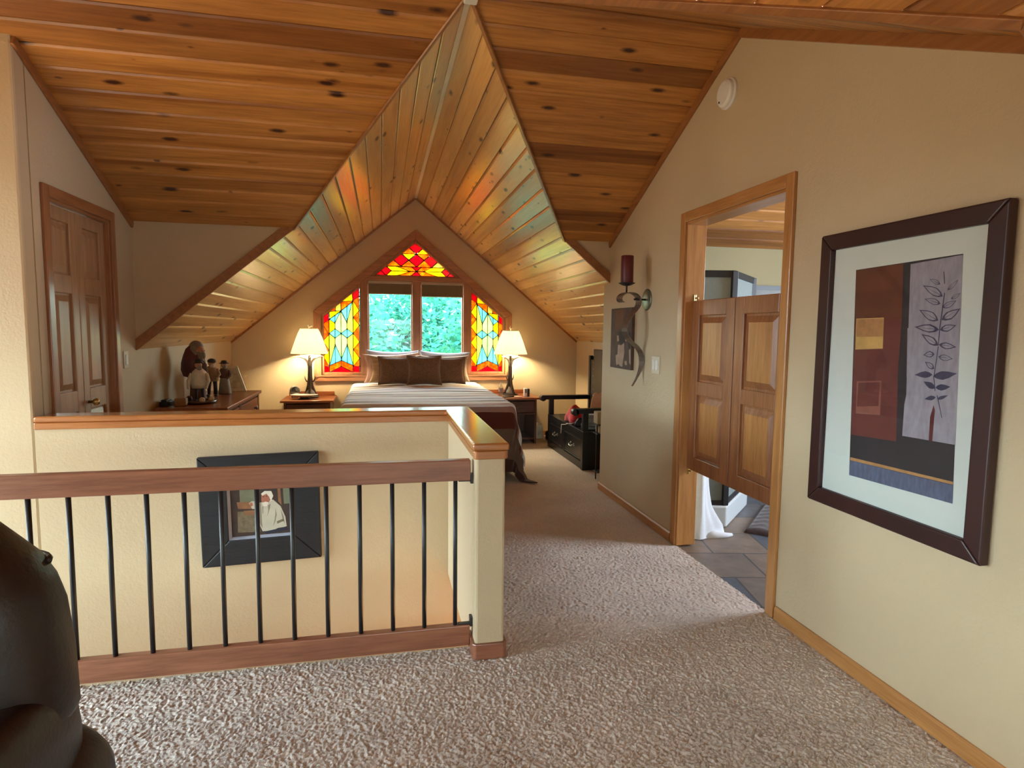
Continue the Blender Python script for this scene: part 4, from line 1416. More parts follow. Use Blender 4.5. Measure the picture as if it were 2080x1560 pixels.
LAMPZ = .5455
lamp = thing('table_lamp', 'antler table lamp with cream pleated shade, lit, on the left nightstand', 'table lamp', (-.785, 7.07, LAMPZ), group='antler lamps by the bed')
bark = pbr('dark_antler_bronze', srgb(66, 50, 34), .45, .35, scale=20, bump=.3, bscale=60)
tip_ = pbr('pale_antler_tip', srgb(226, 218, 200), .5, .1)
m_ = MB(); m_.lathe((0, 0, 0), [(.085, 0), (.095, .006), (.095, .014), (.07, .02), (0, .022)], 28)
m_.build('base', bark, lamp, smooth=True, local=True)
m_ = MB(); m_.lathe((0, 0, .02), [(.05, 0), (.054, .018), (.042, .045), (.018, .068), (0, .072)], 24, wob=lambda t_, h: 1 + .04 * math.sin(7 * t_))
m_.build('burr', pbr('silvered_burr', srgb(170, 162, 150), .4, .2, scale=30), lamp, smooth=True, local=True)
m_ = MB()
for k in range(3):
    a = 2 * PI * k / 3 - PI / 2
    c_, s_ = math.cos(a), math.sin(a)
    m_.tube([(c_ * .088, s_ * .088, .016), (c_ * .062, s_ * .062, .035), (c_ * .044, s_ * .044, .075), (c_ * .026, s_ * .026, .13), (c_ * .014, s_ * .014, .22), (c_ * .012, s_ * .012, .40)], [.010, .014, .015, .014, .013, .012], 10)
m_.tube([(0, 0, .1), (0, 0, .3), (0, 0, .475)], [.024, .019, .014], 10)
m_.build('column', bark, lamp, smooth=True, local=True)
for k in range(4):
    a = PI / 4 + PI / 2 * k - .6
    c_, s_ = math.cos(a), math.sin(a)
    m_ = MB()
    m_.tube([(c_ * .012, s_ * .012, .35), (c_ * .022, s_ * .022, .40), (c_ * .052, s_ * .052, .437), (c_ * .10, s_ * .10, .455), (c_ * .145, s_ * .145, .462)], [.012, .013, .013, .010, .003], 8)
    m_.tube([(c_ * .07, s_ * .07, .446), (c_ * .088 - s_ * .01, s_ * .088 + c_ * .01, .468), (c_ * .10 - s_ * .016, s_ * .10 + c_ * .016, .478)], [.006, .005, .002], 8)
    m_.build('antler', tip_, lamp, smooth=True, local=True)
for k, (a, z0_) in enumerate(((0.1, .17), (PI - .2, .17), (PI / 2, .2))):
    c_, s_ = math.cos(a), math.sin(a)
    m_ = MB()
    m_.tube([(c_ * .012, s_ * .012, z0_), (c_ * .04, s_ * .04, z0_ + .012), (c_ * .054, s_ * .054, z0_ + .04), (c_ * .058, s_ * .058, z0_ + .075)], [.009, .008, .006, .002], 8)
    m_.build('tine', bark, lamp, smooth=True, local=True)
m_ = MB(); m_.lathe((0, 0, .468), [(.012, 0), (.05, .004), (.05, .010), (.02, .016), (.016, .06), (0, .062)], 24)
m_.build('socket', tip_, lamp, smooth=True, local=True)
m_ = MB()
npl = 44
prof = [(.193, .490), (.195, .494), (.168, .575), (.141, .655), (.116, .72), (.093, .768), (.091, .772)]
m_.lathe((0, 0, 0), prof, npl * 4, wob=lambda t_, h: 1 + .024 * math.sin(npl * t_))
m_.f = m_.f[:-2]; m_.m = m_.m[:-2]
sh = m_.build('shade', mat_shade('cream_pleated_shade', srgb(255, 250, 232), .9, .32), lamp, smooth=True, local=True, solid=.0015)  # emission added on top of the bulb light so the cloth looks brighter
for zz, rr in ((.491, .196), (.771, .094)):
    m_ = MB(); m_.tube([(rr * math.cos(2 * PI * i / 40), rr * math.sin(2 * PI * i / 40), zz) for i in range(41)], .0035, 6, cap=False)
    m_.build('shade_trim', pbr('shade_binding', srgb(206, 190, 150), .7, .05), lamp, smooth=True, local=True)
m_ = MB()
m_.tube([(0, 0, .765), (.0, 0, .785), (-.012, 0, .805), (-.006, 0, .828)], [.006, .008, .007, .003], 8)
m_.tube([(0, 0, .785), (.02, .004, .797), (.036, .006, .802)], [.006, .006, .003], 8)
m_.build('finial', tip_, lamp, smooth=True, local=True)
m_ = MB(); m_.lathe((0, 0, .752), [(.088, 0), (.088, .002), (0, .002)], 30)
m_.build('added_diffuser', mat_shade('glowing_diffuser', srgb(255, 246, 226), .85, .8), lamp, local=True)  # disc added to soften the upward lamp light, with a glow of its own
m_ = MB(); m_.ell((0, 0, .60), .026, .026, .036)
m_.build('bulb', mat_emit('bulb_glow', (1, .82, .55, 1), 22), lamp, smooth=True, local=True)
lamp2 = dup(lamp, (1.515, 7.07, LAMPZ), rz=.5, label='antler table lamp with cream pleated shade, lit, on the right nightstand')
for x in (-.785, 1.515):
    li = bpy.data.lights.new('lamp_bulb', 'POINT')
    li.energy = LAMP_W
    li.color = (1, .81, .47)
    li.shadow_soft_size = .05
    lo = bpy.data.objects.new('lamp_bulb', li)
    COL.objects.link(lo)
    lo.location = (x, 7.07, LAMPZ + .60)

NZ = .5455
t_ = thing('clock', 'round silvered clock leaning at the back of the left nightstand', 'clock', (-.95, 7.02, NZ))
n_ = Vector((.55, -.78, .28)).normalized()
c0 = Vector((-.945, 7.05, NZ + .071))
m_ = MB(); m_.lathe(c0, [(.058, -.012), (.062, 0), (.058, .010), (.048, .012), (.046, .006)], 30, ax=n_)
m_.build('case', M['steel'], t_, smooth=True)
m_ = MB(); m_.lathe(c0, [(.047, .004), (.047, .0055), (0, .0055)], 30, ax=n_)
m_.build('dial', pbr('silver_dial', srgb(190, 190, 188), .35, .2, scale=40), t_)
m_ = MB()
u_ = n_.cross(Vector((0, 0, 1))).normalized(); w_ = u_.cross(n_)
m_.bar(c0 + n_ * .007, c0 + n_ * .007 + w_ * .03, .006, .002, u_)
m_.bar(c0 + n_ * .007, c0 + n_ * .007 - u_ * .02 - w_ * .01, .006, .002, w_)
m_.build('hands', M['black'], t_)
m_ = MB(); m_.bar(c0 - n_ * .012 + w_ * .02, Vector((-.985, 7.10, NZ + .004)), .02, .004, u_)
m_.bar(Vector((-.975, 7.02, NZ + .006)), Vector((-.915, 7.06, NZ + .006)), .02, .008, (0, 1, 0))
m_.build('stand', M['steel'], t_)
t_ = thing('dish', 'shallow white oval dish on a dark foot, front of the left nightstand', 'dish', (-.83, 6.90, NZ))
m_ = MB(); m_.lathe((-.83, 6.90, NZ), [(.045, .02), (.11, .034), (.145, .046), (.147, .049), (.14, .049), (.10, .038), (0, .030)], 36, sx=1, sy=.55)
m_.build('bowl', pbr('white_glaze', srgb(226, 222, 214), .25, .04, coat=.3), t_, smooth=True)
m_ = MB(); m_.lathe((-.83, 6.90, NZ), [(.06, 0), (.062, .006), (.045, .012), (.045, .024)], 28, sy=.6)
m_.build('foot', M['black'], t_, smooth=True)
t_ = thing('water_bottle', 'small clear plastic water bottle on the right nightstand', 'bottle', (1.385, 6.98, NZ))
m_ = MB(); m_.lathe((1.385, 6.98, NZ), [(.024, 0), (.029, .006), (.029, .03), (.027, .05), (.029, .07), (.029, .095), (.022, .115), (.013, .128), (.012, .136)], 22)
m_.build('body', mat_glass('bottle_plastic', (.84, .87, .87, 1), .14, .05), t_, smooth=True)
m_ = MB(); m_.lathe((1.385, 6.98, NZ), [(.0295, .052), (.0295, .088)], 22)
m_.f = m_.f[:22]; m_.m = m_.m[:22]
m_.build('label_band', pbr('bottle_label', srgb(150, 140, 160), .5, .3, scale=60), t_, smooth=True)
m_ = MB(); m_.lathe((1.385, 6.98, NZ), [(.014, .136), (.014, .152), (0, .154)], 18)
m_.build('cap', M['white'], t_, smooth=False)
t_ = thing('remote_control', 'black remote control on the right nightstand in front of the lamp', 'remote control', (1.43, 6.80, NZ))
m_ = MB(); m_.bar((1.375, 6.775, NZ + .009), (1.50, 6.825, NZ + .009), .042, .016, (0, 1, 0))
m_.build('case', M['black'], t_, bev=.005)
m_ = MB()
for i in range(5):
    for j in (-1, 0, 1):
        p_ = Vector((1.395 + i * .02, 6.783 + i * .008 + j * .010, NZ + .0165))
        m_.box(p_.x - .003, p_.y - .003, p_.z, p_.x + .003, p_.y + .003, p_.z + .002)
m_.build('keys', pbr('grey_keys', srgb(110, 110, 112), .5, .05), t_)
t_ = thing('digital_clock', 'small white and black clock box at the right edge of the right nightstand', 'clock', (1.665, 6.86, NZ))
m_ = MB(); m_.box(1.635, 6.83, NZ, 1.672, 6.89, NZ + .10)
m_.build('housing', M['white'], t_, bev=.005)
m_ = MB(); m_.box(1.672, 6.834, NZ + .002, 1.70, 6.886, NZ + .095)
m_.build('side_case', M['black'], t_, bev=.003)
m_ = MB(); m_.box(1.6405, 6.8285, NZ + .045, 1.6665, 6.831, NZ + .09)
m_.build('display', pbr('grey_display', srgb(120, 126, 136), .3, .05), t_)
m_ = MB(); m_.lathe((1.555, 6.80, NZ), [(.03, 0), (.046, .006), (.048, .012), (.04, .010), (0, .006)], 24)
o_ = m_.build('trinket_dish', pbr('pink_glaze', srgb(216, 170, 150), .3, .06), smooth=True)
tag(o_, 'little pink trinket dish beside the remote control', 'dish')
m_ = MB(); m_.tube([(1.79, 7.262, .50), (1.803, 7.268, .40), (1.815, 7.268, .30), (1.81, 7.27, .22), (1.83, 7.27, .14)], .0035, 6)
o_ = m_.build('power_cord', M['iron'], smooth=True)
tag(o_, 'thin dark lamp cord hanging on the wall beside the right nightstand', 'cord')

# ------------------------------------------------------------------ dresser and the things on it
DX0, DX1, DY0, DY1, DZ = XL + .016, -1.145, 4.83, 6.10, .725
ds = thing('dresser', 'brown wooden dresser with drawers against the left wall', 'dresser', ((DX0 + DX1) / 2, (DY0 + DY1) / 2, 0))
part('top', [(DX0, DY0 - .02, DZ - .026, DX1 + .02, DY1 + .02, DZ)], wood('table', 'y'), ds, .005, local=False)
part('carcass', [(DX0, DY0, .0, DX1 - .022, DY0 + .03, DZ - .026), (DX0, DY1 - .03, 0, DX1 - .022, DY1, DZ - .026), (DX0, DY0, .06, DX0 + .02, DY1, DZ - .026), (DX0, DY0, .06, DX1 - .03, DY1, .09),
                 (DX1 - .024, DY0, .0, DX1, DY0 + .05, DZ - .026), (DX1 - .024, DY1 - .05, 0, DX1, DY1, DZ - .026), (DX1 - .024, 5.30, .06, DX1, 5.35, DZ - .026), (DX1 - .024, DY0, .06, DX1, DY1, .10),
                 (DX0, 5.31, .06, DX1 - .03, 5.34, DZ - .026), (DX0, DY0 + .02, DZ - .05, DX1 - .004, DY1 - .02, DZ - .026)], wood('walnut', 'z'), ds, .003, local=False)
for y0, y1 in ((DY0 + .056, 5.294), (5.356, DY1 - .056)):
    for z0, z1 in ((.11, .30), (.31, .49), (.50, .668)):
        d_ = part('drawer', [(DX1 - .02, y0, z0, DX1 - .002, y1, z1)], wood('table', 'y'), ds, .003, local=False)
        for yk_ in ((y0 + y1) / 2,) if y1 - y0 < .5 else (y0 + .16, y1 - .16):
            m_ = MB(); m_.lathe((DX1 - .002, yk_, (z0 + z1) / 2), [(.007, 0), (.007, .012), (.018, .018), (.016, .028), (0, .031)], 16, ax=(1, 0, 0))
            m_.build('knob', wood('walnut', 'x'), d_, smooth=True)

F = {k: pbr('figurine_' + k, c, .7, .25, 25, bump=.2, bscale=60) for k, c in dict(brown=srgb(92, 56, 40), dark=srgb(44, 32, 30), tan=srgb(158, 122, 86), cream=srgb(200, 180, 150), grey=srgb(128, 112, 98), skin=srgb(186, 130, 98), wine=srgb(86, 40, 38)).items()}
FZ = DZ
def fig_part(root, name, mat, fn):
    m2 = MB(); fn(m2); return m2.build(name, F[mat], root, smooth=True)
def head(root, c, r, hair='cream', beard=True, face=(0.5, -.85)):
    c = Vector(c); d = Vector((face[0], face[1], 0)).normalized(); s_ = Vector((-d.y, d.x, 0))
    h_ = fig_part(root, 'head', 'skin', lambda m2: (m2.ell(c, r * .82, r * .86, r), m2.ell(c + d * r * .86, r * .16, r * .16, r * .22), m2.ell(c + s_ * r * .8, r * .14, r * .14, r * .22), m2.ell(c - s_ * r * .8, r * .14, r * .14, r * .22)))
    fig_part(h_, 'eyes', 'dark', lambda m2: [m2.ell(c + d * r * .76 + s_ * (k * r * .32) + Vector((0, 0, r * .12)), r * .1, r * .1, r * .1, 8, 6) for k in (-1, 1)])
    if beard: fig_part(h_, 'beard', hair, lambda m2: (m2.ell(c + d * r * .5 - Vector((0, 0, r * .75)), r * .62, r * .6, r * .95), m2.ell(c - d * r * .28 + Vector((0, 0, r * .1)), r * .85, r * .85, r * .95)))
    return h_

# tall robed figure carrying a sack
x, y = -1.47, 5.34
t_ = thing('figurine', 'tall robed figurine with long grey hair and a bulky cloak, tallest piece on the dresser', 'figurine', (x, y, FZ), group='figurines on the dresser')
fig_part(t_, 'robe', 'brown', lambda m2: m2.lathe((x, y, FZ), [(.058, 0), (.06, .01), (.05, .12), (.046, .2), (.05, .3), (.06, .36), (.03, .40), (0, .41)], 22, wob=lambda a, h: 1 + .06 * math.sin(6 * a)))
fig_part(t_, 'cloak', 'wine', lambda m2: m2.lathe((x - .025, y - .015, FZ), [(.03, .185), (.066, .20), (.084, .25), (.086, .31), (.072, .37), (.05, .42), (.02, .45), (0, .455)], 26, wob=lambda a, h: 1 + .07 * math.sin(3 * a + h * 20) + .04 * math.sin(8 * a)))
head(t_, (x + .035, y - .03, FZ + .40), .042, 'grey', face=(.8, -.5))
fig_part(t_, 'hood', 'grey', lambda m2: (m2.ell((x - .002, y, FZ + .432), .054, .052, .056), m2.ell((x - .012, y - .03, FZ + .38), .045, .045, .07), m2.tube([(x + .03, y - .05, FZ + .40), (x + .05, y - .055, FZ + .33), (x + .055, y - .05, FZ + .26)], [.02, .018, .006], 8)))
fig_part(t_, 'arm', 'brown', lambda m2: (m2.tube([(x + .03, y - .05, FZ + .33), (x + .075, y - .07, FZ + .29), (x + .085, y - .08, FZ + .25)], [.024, .02, .016], 8), m2.ell((x + .087, y - .082, FZ + .24), .014, .014, .016)))
# seated figure in a pale coat
x, y = -1.40, 5.13
t_ = thing('figurine', 'pale-coated figurine with thin dark legs standing in front of the tall robed figurine', 'figurine', (x, y, FZ + .016), group='figurines on the dresser')
fz = FZ + .016
fig_part(t_, 'coat', 'cream', lambda m2: m2.lathe((x, y, fz + .10), [(.03, 0), (.056, .004), (.062, .04), (.06, .09), (.05, .13), (.026, .155), (0, .16)], 20, wob=lambda a, h: 1 + .05 * math.sin(5 * a)))
for k in (-1, 1):
    fig_part(t_, 'leg', 'dark', lambda m2: (m2.tube([(x + k * .022, y, fz + .105), (x + k * .024, y - .004, fz + .05), (x + k * .026, y, fz + .01)], [.014, .011, .010], 8), m2.ell((x + k * .028, y - .012, fz + .008), .014, .024, .008)))
    fig_part(t_, 'arm', 'cream', lambda m2: (m2.tube([(x + k * .05, y, fz + .215), (x + k * .072, y - .02, fz + .16), (x + k * .066, y - .05, fz + .12)], [.018, .015, .012], 8), m2.ell((x + k * .065, y - .055, fz + .112), .011, .011, .013)))
head(t_, (x, y - .008, fz + .285), .03, 'grey', face=(.6, -.8))
fig_part(t_, 'hat', 'dark', lambda m2: m2.lathe((x, y - .004, fz + .30), [(.036, 0), (.034, .008), (.028, .012), (.024, .03), (0, .036)], 16))
# figure in a dark cap
x, y = -1.43, 5.62
t_ = thing('figurine', 'figurine in a black cap and tan coat behind the pale-coated figurine', 'figurine', (x, y, FZ), group='figurines on the dresser')
for k in (-1, 1):
    fig_part(t_, 'leg', 'dark', lambda m2: (m2.tube([(x + k * .02, y, FZ + .16), (x + k * .026, y - .006, FZ + .08), (x + k * .03, y, FZ + .012)], [.02, .016, .012], 8), m2.ell((x + k * .032, y - .014, FZ + .01), .014, .028, .010)))
    fig_part(t_, 'arm', 'tan', lambda m2: (m2.tube([(x + k * .04, y, FZ + .235), (x + k * .062, y - .018, FZ + .19), (x + k * .05, y - .05, FZ + .165)], [.016, .014, .011], 8), m2.ell((x + k * .047, y - .056, FZ + .16), .011, .011, .012)))
fig_part(t_, 'coat', 'tan', lambda m2: m2.lathe((x, y, FZ + .13), [(.03, 0), (.052, .004), (.046, .05), (.048, .09), (.03, .125), (0, .13)], 20))
fig_part(t_, 'sack', 'dark', lambda m2: m2.ell((x - .03, y + .045, FZ + .2), .045, .035, .06))
head(t_, (x, y - .004, FZ + .285), .03, 'cream', face=(.6, -.8))
fig_part(t_, 'cap', 'dark', lambda m2: (m2.ell((x, y, FZ + .306), .034, .034, .022), m2.ell((x + .018, y - .026, FZ + .298), .024, .02, .005)))
# figure with a pole
x, y = -1.375, 5.80
t_ = thing('figurine', 'grey-skirted figurine holding an upright dark pole beside the photo frame', 'figurine', (x, y, FZ), group='figurines on the dresser')
fig_part(t_, 'skirt', 'grey', lambda m2: m2.lathe((x, y, FZ), [(.05, 0), (.054, .01), (.046, .08), (.034, .15), (.03, .17), (0, .175)], 20, wob=lambda a, h: 1 + .05 * math.sin(7 * a)))
fig_part(t_, 'jacket', 'brown', lambda m2: m2.lathe((x, y, FZ + .145), [(.034, 0), (.042, .01), (.044, .05), (.03, .085), (0, .09)], 18))
head(t_, (x, y - .004, FZ + .262), .027, 'grey', face=(.6, -.8))
fig_part(t_, 'hat', 'dark', lambda m2: m2.lathe((x, y, FZ + .274), [(.042, 0), (.042, .004), (.026, .008), (.022, .026), (0, .03)], 18))
fig_part(t_, 'arm', 'brown', lambda m2: (m2.tube([(x - .036, y, FZ + .21), (x - .06, y - .02, FZ + .185), (x - .078, y - .02, FZ + .21)], [.014, .012, .010], 8), m2.ell((x - .08, y - .02, FZ + .215), .011, .011, .011)))
fig_part(t_, 'arm', 'brown', lambda m2: (m2.tube([(x + .036, y, FZ + .21), (x + .054, y - .02, FZ + .17), (x + .04, y - .045, FZ + .15)], [.014, .012, .010], 8), m2.ell((x + .038, y - .05, FZ + .147), .010, .010, .010)))
fig_part(t_, 'pole', 'dark', lambda m2: (m2.tube([(x - .082, y - .02, FZ + .002), (x - .084, y - .02, FZ + .28)], .006, 8), m2.ell((x - .095, y - .02, FZ + .275), .026, .008, .008)))
# tray under the front figure
x, y = -1.40, 5.13
m_ = MB(); m_.lathe((x, y, FZ), [(.115, 0), (.135, .006), (.142, .022), (.137, .022), (.128, .012), (0, .0115)], 34, sx=.85, sy=.9)
o_ = m_.build('tray', wood('walnut', 'y'), smooth=True)
tag(o_, 'oval dark wooden tray under the pale-coated figurine', 'tray')
for k, (dx, dy, c_) in enumerate(((.09, -.03, 'cream'), (-.085, .03, 'wine'), (.04, -.09, 'cream'))):
    m_ = MB(); m_.ell((x + dx, y + dy, FZ + .034), .022, .022, .022)
    o_ = m_.build('ornament', F[c_], smooth=True)
    tag(o_, ('small pale ornament on the tray, right of the figurine legs', 'small wine-red ornament on the tray, left of the figurine legs', 'small pale ornament on the tray, nearest its front rim')[k], 'ornament')
t_ = thing('photo_frame', 'silver photo frame leaning on the dresser beside the figurines', 'photo frame', (-1.33, 6.0, FZ))
a_, b_ = Vector((-1.372, 5.955, FZ + .002)), Vector((-1.235, 6.005, FZ + .002))
lean = Vector((-.085, .045, .235))
qd = [a_ + lean, b_ + lean, b_, a_]
nrm = (b_ - a_).cross(lean).normalized()
if nrm.y > 0: nrm = -nrm
inn3 = framed(t_, qd, .028, .012, nrm, pbr('silver_leaf_frame', srgb(196, 188, 160), .3, .1, metal=.7), .003)
m_ = MB(); m_.prism([p_ + nrm * .002 for p_ in inn3], nrm * .002)
m_.build('photo', pbr('photo_sepia', srgb(186, 170, 130), .3, .5, scale=16), t_)
m_ = MB(); m_.bar((a_ + b_) / 2 + lean * .7, (a_ + b_) / 2 + Vector((-.07, .085, 0)), .03, .004, b_ - a_)
m_.build('easel_leg', M['black'], t_)
x, y = -1.49, 4.98
m_ = MB(); m_.box(x - .04, y - .03, FZ, x + .04, y + .03, FZ + .058)
o_ = m_.build('box', F['tan'], bev=.004)
tag(o_, 'small tan box on the near end of the dresser', 'box')
m_ = MB(); m_.box(-1.625, 4.92, FZ, -1.56, 5.06, FZ + .036)
m_.box(-1.615, 4.93, FZ + .036, -1.575, 5.04, FZ + .05)
o_ = m_.build('cable_box', M['black'], bev=.004)
tag(o_, 'flat black device on the dresser against the left wall', 'device')
# ------------------------------------------------------------------ black storage bench and what lies on it
bx0, bx1, by0, by1, bz = 1.86, 2.385, 5.37, 6.60, .372
K = M['black']
bn = thing('storage_bench', 'black wooden storage bench with scrolled arms and two drawers beside the alcove wall', 'bench', ((bx0 + bx1) / 2, (by0 + by1) / 2, 0))
part('body', [(bx0 + .006, by0 + .06, 0, bx0 + .03, by1 - .06, .075), (bx0 + .006, by0 + .06, .285, bx0 + .03, by1 - .06, bz), (bx0 + .006, 5.985, .07, bx0 + .03, 6.04, .29),
              (bx0, by0, 0, bx0 + .06, by0 + .06, bz), (bx0, by1 - .06, 0, bx0 + .06, by1, bz), (bx0 + .05, by0, 0, bx1, by0 + .03, bz), (bx0 + .05, by1 - .03, 0, bx1, by1, bz), (bx1 - .02, by0, 0, bx1, by1, bz)], K, bn, .004, local=False)
part('seat', [(bx0 + .012, by0 + .03, bz - .02, bx1 - .02, by1 - .03, bz - .001)], K, bn, .004, local=False)
for y0, y1 in ((5.44, 5.98), (6.045, 6.535)):
    d_ = part('drawer', [(bx0 + .010, y0, .082, bx0 + .028, y1, .280)], K, bn, .003, local=False)
    zz = [(.082, .098), (.264, .280)]
    m_ = MB()
    for a, b in zz: m_.box(bx0 + .004, y0, a, bx0 + .012, y1, b)
    m_.box(bx0 + .004, y0, .082, bx0 + .012, y0 + .016, .28); m_.box(bx0 + .004, y1 - .016, .082, bx0 + .012, y1, .28)
    m_.build('moulding', K, d_, bev=.003)
    yc = (y0 + y1) / 2
    m_ = MB()
    m_.tube([(bx0 + .006, yc - .05, .195), (bx0 - .012, yc - .05, .192), (bx0 - .018, yc - .035, .178), (bx0 - .018, yc + .035, .178), (bx0 - .012, yc + .05, .192), (bx0 + .006, yc + .05, .195)], .0055, 8)
    for s_ in (-1, 1): m_.lathe((bx0 + .009, yc + s_ * .05, .195), [(.016, 0), (.014, .004), (0, .006)], 14, ax=(-1, 0, 0))
    m_.build('handle', M['steel'], d_, smooth=True)
for y0, far in ((by0, 0), (by1 - .06, 1)):
    part('arm_post', [(bx0 + .004, y0 + .004, bz, bx0 + .056, y0 + .056, .55)], K, bn, .004, local=False)
    m_ = MB()
    m_.box(bx0 - .07, y0 - .005, .545, bx1 - .04, y0 + .065, .592)
    m_.lathe((bx0 - .072, y0 - .005, .560), [(0, 0), (.034, 0), (.034, .07), (0, .07)], 22, ax=(0, 1, 0))
    m_.build('arm', K, bn, bev=.004)
part('back_post', [(bx1 - .05, by1 - .055, bz, bx1, by1, 1.045), (bx1 - .05, by0, bz, bx1, by0 + .055, 1.045)], K, bn, .006, local=False)
part('back_panel', [(bx1 - .045, by0 + .055, .50, bx1 - .012, by1 - .15, 1.12), (bx1 - .04, by0 + .055, .42, bx1 - .02, by1 - .055, 1.0)], K, bn, .006, local=False)
m_ = MB()
for i in range(8):
    m_.lathe((bx1 - .045, by1 - .17, .52 + i * .075), [(.010, 0), (.008, .005), (0, .006)], 10, ax=(-1, 0, 0))
m_.build('studs', M['steel'], bn, smooth=True)

def heap(name, label, cat, c, r, mat, seed, rough=.22, e=.8):
    rs = random.Random(seed)
    ph = [rs.random() * 6.28 for _ in range(8)]
    mb = MB()
    def f(u, v):
        a, b = 2 * PI * u, PI / 2 * v
        k = 1 + rough * (math.sin(a * 3 + ph[0] + b * 2) * .5 + math.sin(a * 5 + ph[1] - b * 3) * .35 + math.sin(b * 7 + ph[2] + a) * .3) * (1 - v * .3)
        g = lambda q, ee: math.copysign(abs(q) ** ee, q)
        return (c[0] + r[0] * k * math.cos(b) ** e * g(math.cos(a), .9), c[1] + r[1] * k * math.cos(b) ** e * g(math.sin(a), .9), c[2] + .002 + r[2] * (math.sin(b) ** .8) * (1 + rough * .6 * math.sin(a * 2 + ph[3])))
    mb.grid(f, 40, 18)
    mb.raw([f(i / 40, 0) for i in range(40)], [tuple(range(39, -1, -1))])
    o = mb.build(name, mat, smooth=True, weld=True)
    return tag(o, label, cat)
heap('red_garment', 'crumpled coral red garment on the black bench', 'clothing', (1.985, 5.99, bz), (.10, .150, .15), pbr('coral_red_cloth', srgb(214, 52, 70), .85, .14, 8, sheen=.3), 4, .34, 1.25)
bag = heap('dark_bag', 'dark navy bag on the bench in front of the red garment', 'bag', (1.945, 5.70, bz), (.05, .045, .075), pbr('navy_nylon', srgb(32, 32, 44), .6, .2, 10), 6, .22)
heap('grey_cap', 'grey cloth cap on the bench next to the near arm post', 'cap', (1.965, 5.612, bz), (.045, .028, .065), pbr('grey_cotton', srgb(130, 136, 132), .85, .12, 12), 9, .18)
def folded(name, label, c, w, d, h, mat, n):
    mb = MB()
    for i in range(n):
        z0 = c[2] + i * h / n
        mb.ell((c[0] + .006 * math.sin(i * 2), c[1], z0 + h / n / 2 + .001), w / 2, d / 2, h / n / 2, 24, 10, .45)
    o = mb.build(name, mat, smooth=True)
    return tag(o, label, 'folded clothes')
folded('folded_shirt', 'lower folded pale blue shirt at the near end of the bench', (1.985, 5.505, bz), .12, .13, .062, pbr('pale_blue_cotton', srgb(176, 192, 222), .85, .14, 12), 2)
folded('folded_shirt', 'upper folded white and blue shirt at the near end of the bench', (1.98, 5.505, bz + .064), .11, .12, .085, pbr('white_blue_cotton', srgb(204, 214, 232), .85, .16, 14, stretch=(1, 1, 6)), 3)
t_ = thing('padded_board', 'peach tan rounded board with a centre seam leaning upright at the back of the bench', 'board', (2.20, 6.05, bz))
m_ = MB()
q2 = [(-.055, 0), (.055, 0), (.062, .24), (.05, .29), (.03, .305), (.008, .295), (0, .285), (-.008, .295), (-.03, .305), (-.05, .29), (-.062, .24)]
ex_, ez_ = Vector((.86, -.5, 0)), Vector((.22, .10, .97)).normalized()
o0 = Vector((2.20, 6.02, bz + .004))
m_.prism([o0 + ex_ * a + ez_ * b for a, b in q2], ex_.cross(ez_) * .02)
m_.build('panel', pbr('peach_leather', srgb(222, 172, 138), .6, .06), t_, bev=.006)
m_ = MB()
nn_ = ex_.cross(ez_)
m_.bar(o0 + ez_ * .01 + nn_ * .0, o0 + ez_ * .28 + nn_ * .0, .004, .003, ex_)
m_.bar(o0 + ez_ * .19 - ex_ * .02, o0 + ez_ * .19 + ex_ * .02, .004, .003, ez_)
m_.build('stitching', F['brown'], t_)
m_ = MB(); m_.tube([(1.915, 5.77, bz + .03), (1.89, 5.82, bz + .006), (1.862, 5.86, bz + .004), (1.852, 5.90, bz - .01), (1.849, 6.03, .34), (1.849, 6.045, .245)], .004, 6)
m_.build('strap', M['white'], bag, smooth=True)
# slim stand at the wall corner
t_ = thing('floor_stand', 'slim black floor stand with two tan drums at the end of the right wall', 'stand', (1.885, 5.04, 0))
m_ = MB(); m_.tube([(1.875, 5.04, 0), (1.875, 5.04, .50)], .006, 10)
m_.tube([(1.985, 5.04, 0), (1.985, 5.04, .50)], .006, 10)
m_.build('pole', M['iron'], t_, smooth=True)
part('tray', [(1.86, 4.98, .494, 2.0, 5.10, .503), (1.86, 4.98, .412, 2.0, 5.10, .42), (1.87, 4.99, .065, 1.99, 5.09, .073)], M['iron'], t_, .002, local=False)
for z0, z1 in ((.503, .612), (.42, .488)):
    m_ = MB(); m_.box(1.862 if z0 > .5 else 1.882, 4.985, z0, 1.995, 5.095, z1)
    m_.build('drum', pbr('tan_cardboard', srgb(176, 154, 124), .75, .06), t_, bev=.008)
# jug and shoe beyond the nightstand
t_ = thing('white_jug', 'white plastic jug on the carpet beside the right nightstand', 'jug', (1.875, 7.10, 0))
m_ = MB(); m_.box(1.822, 7.05, .0, 1.935, 7.15, .17)
m_.build('body', pbr('milky_plastic', srgb(206, 196, 172), .45, .06, 8), t_, bev=.02, seg=3)
m_ = MB(); m_.lathe((1.85, 7.10, .168), [(.026, 0), (.026, .03), (0, .034)], 18)
m_.build('cap', M['white'], t_, smooth=False)
m_ = MB(); m_.tube([(1.88, 7.10, .165), (1.885, 7.10, .19), (1.915, 7.10, .19), (1.92, 7.10, .165)], .010, 8)
m_.build('handle', pbr('milky_plastic', srgb(206, 196, 172)), t_, smooth=True)
m_ = MB()
m_.tube([(1.87, 7.048, .05), (1.88, 7.048, .11), (1.89, 7.048, .06), (1.905, 7.048, .10)], .003, 6)
m_.build('printed_mark', F['grey'], t_)
t_ = thing('shoe', 'single dark shoe on the carpet between the jug and the black bench', 'shoe', (1.99, 6.95, 0))
m_ = MB(); m_.ell((1.985, 6.93, .04), .045, .10, .04, 20, 12, .7)
m_.ell((1.985, 6.99, .065), .04, .05, .045, 18, 10, .7)
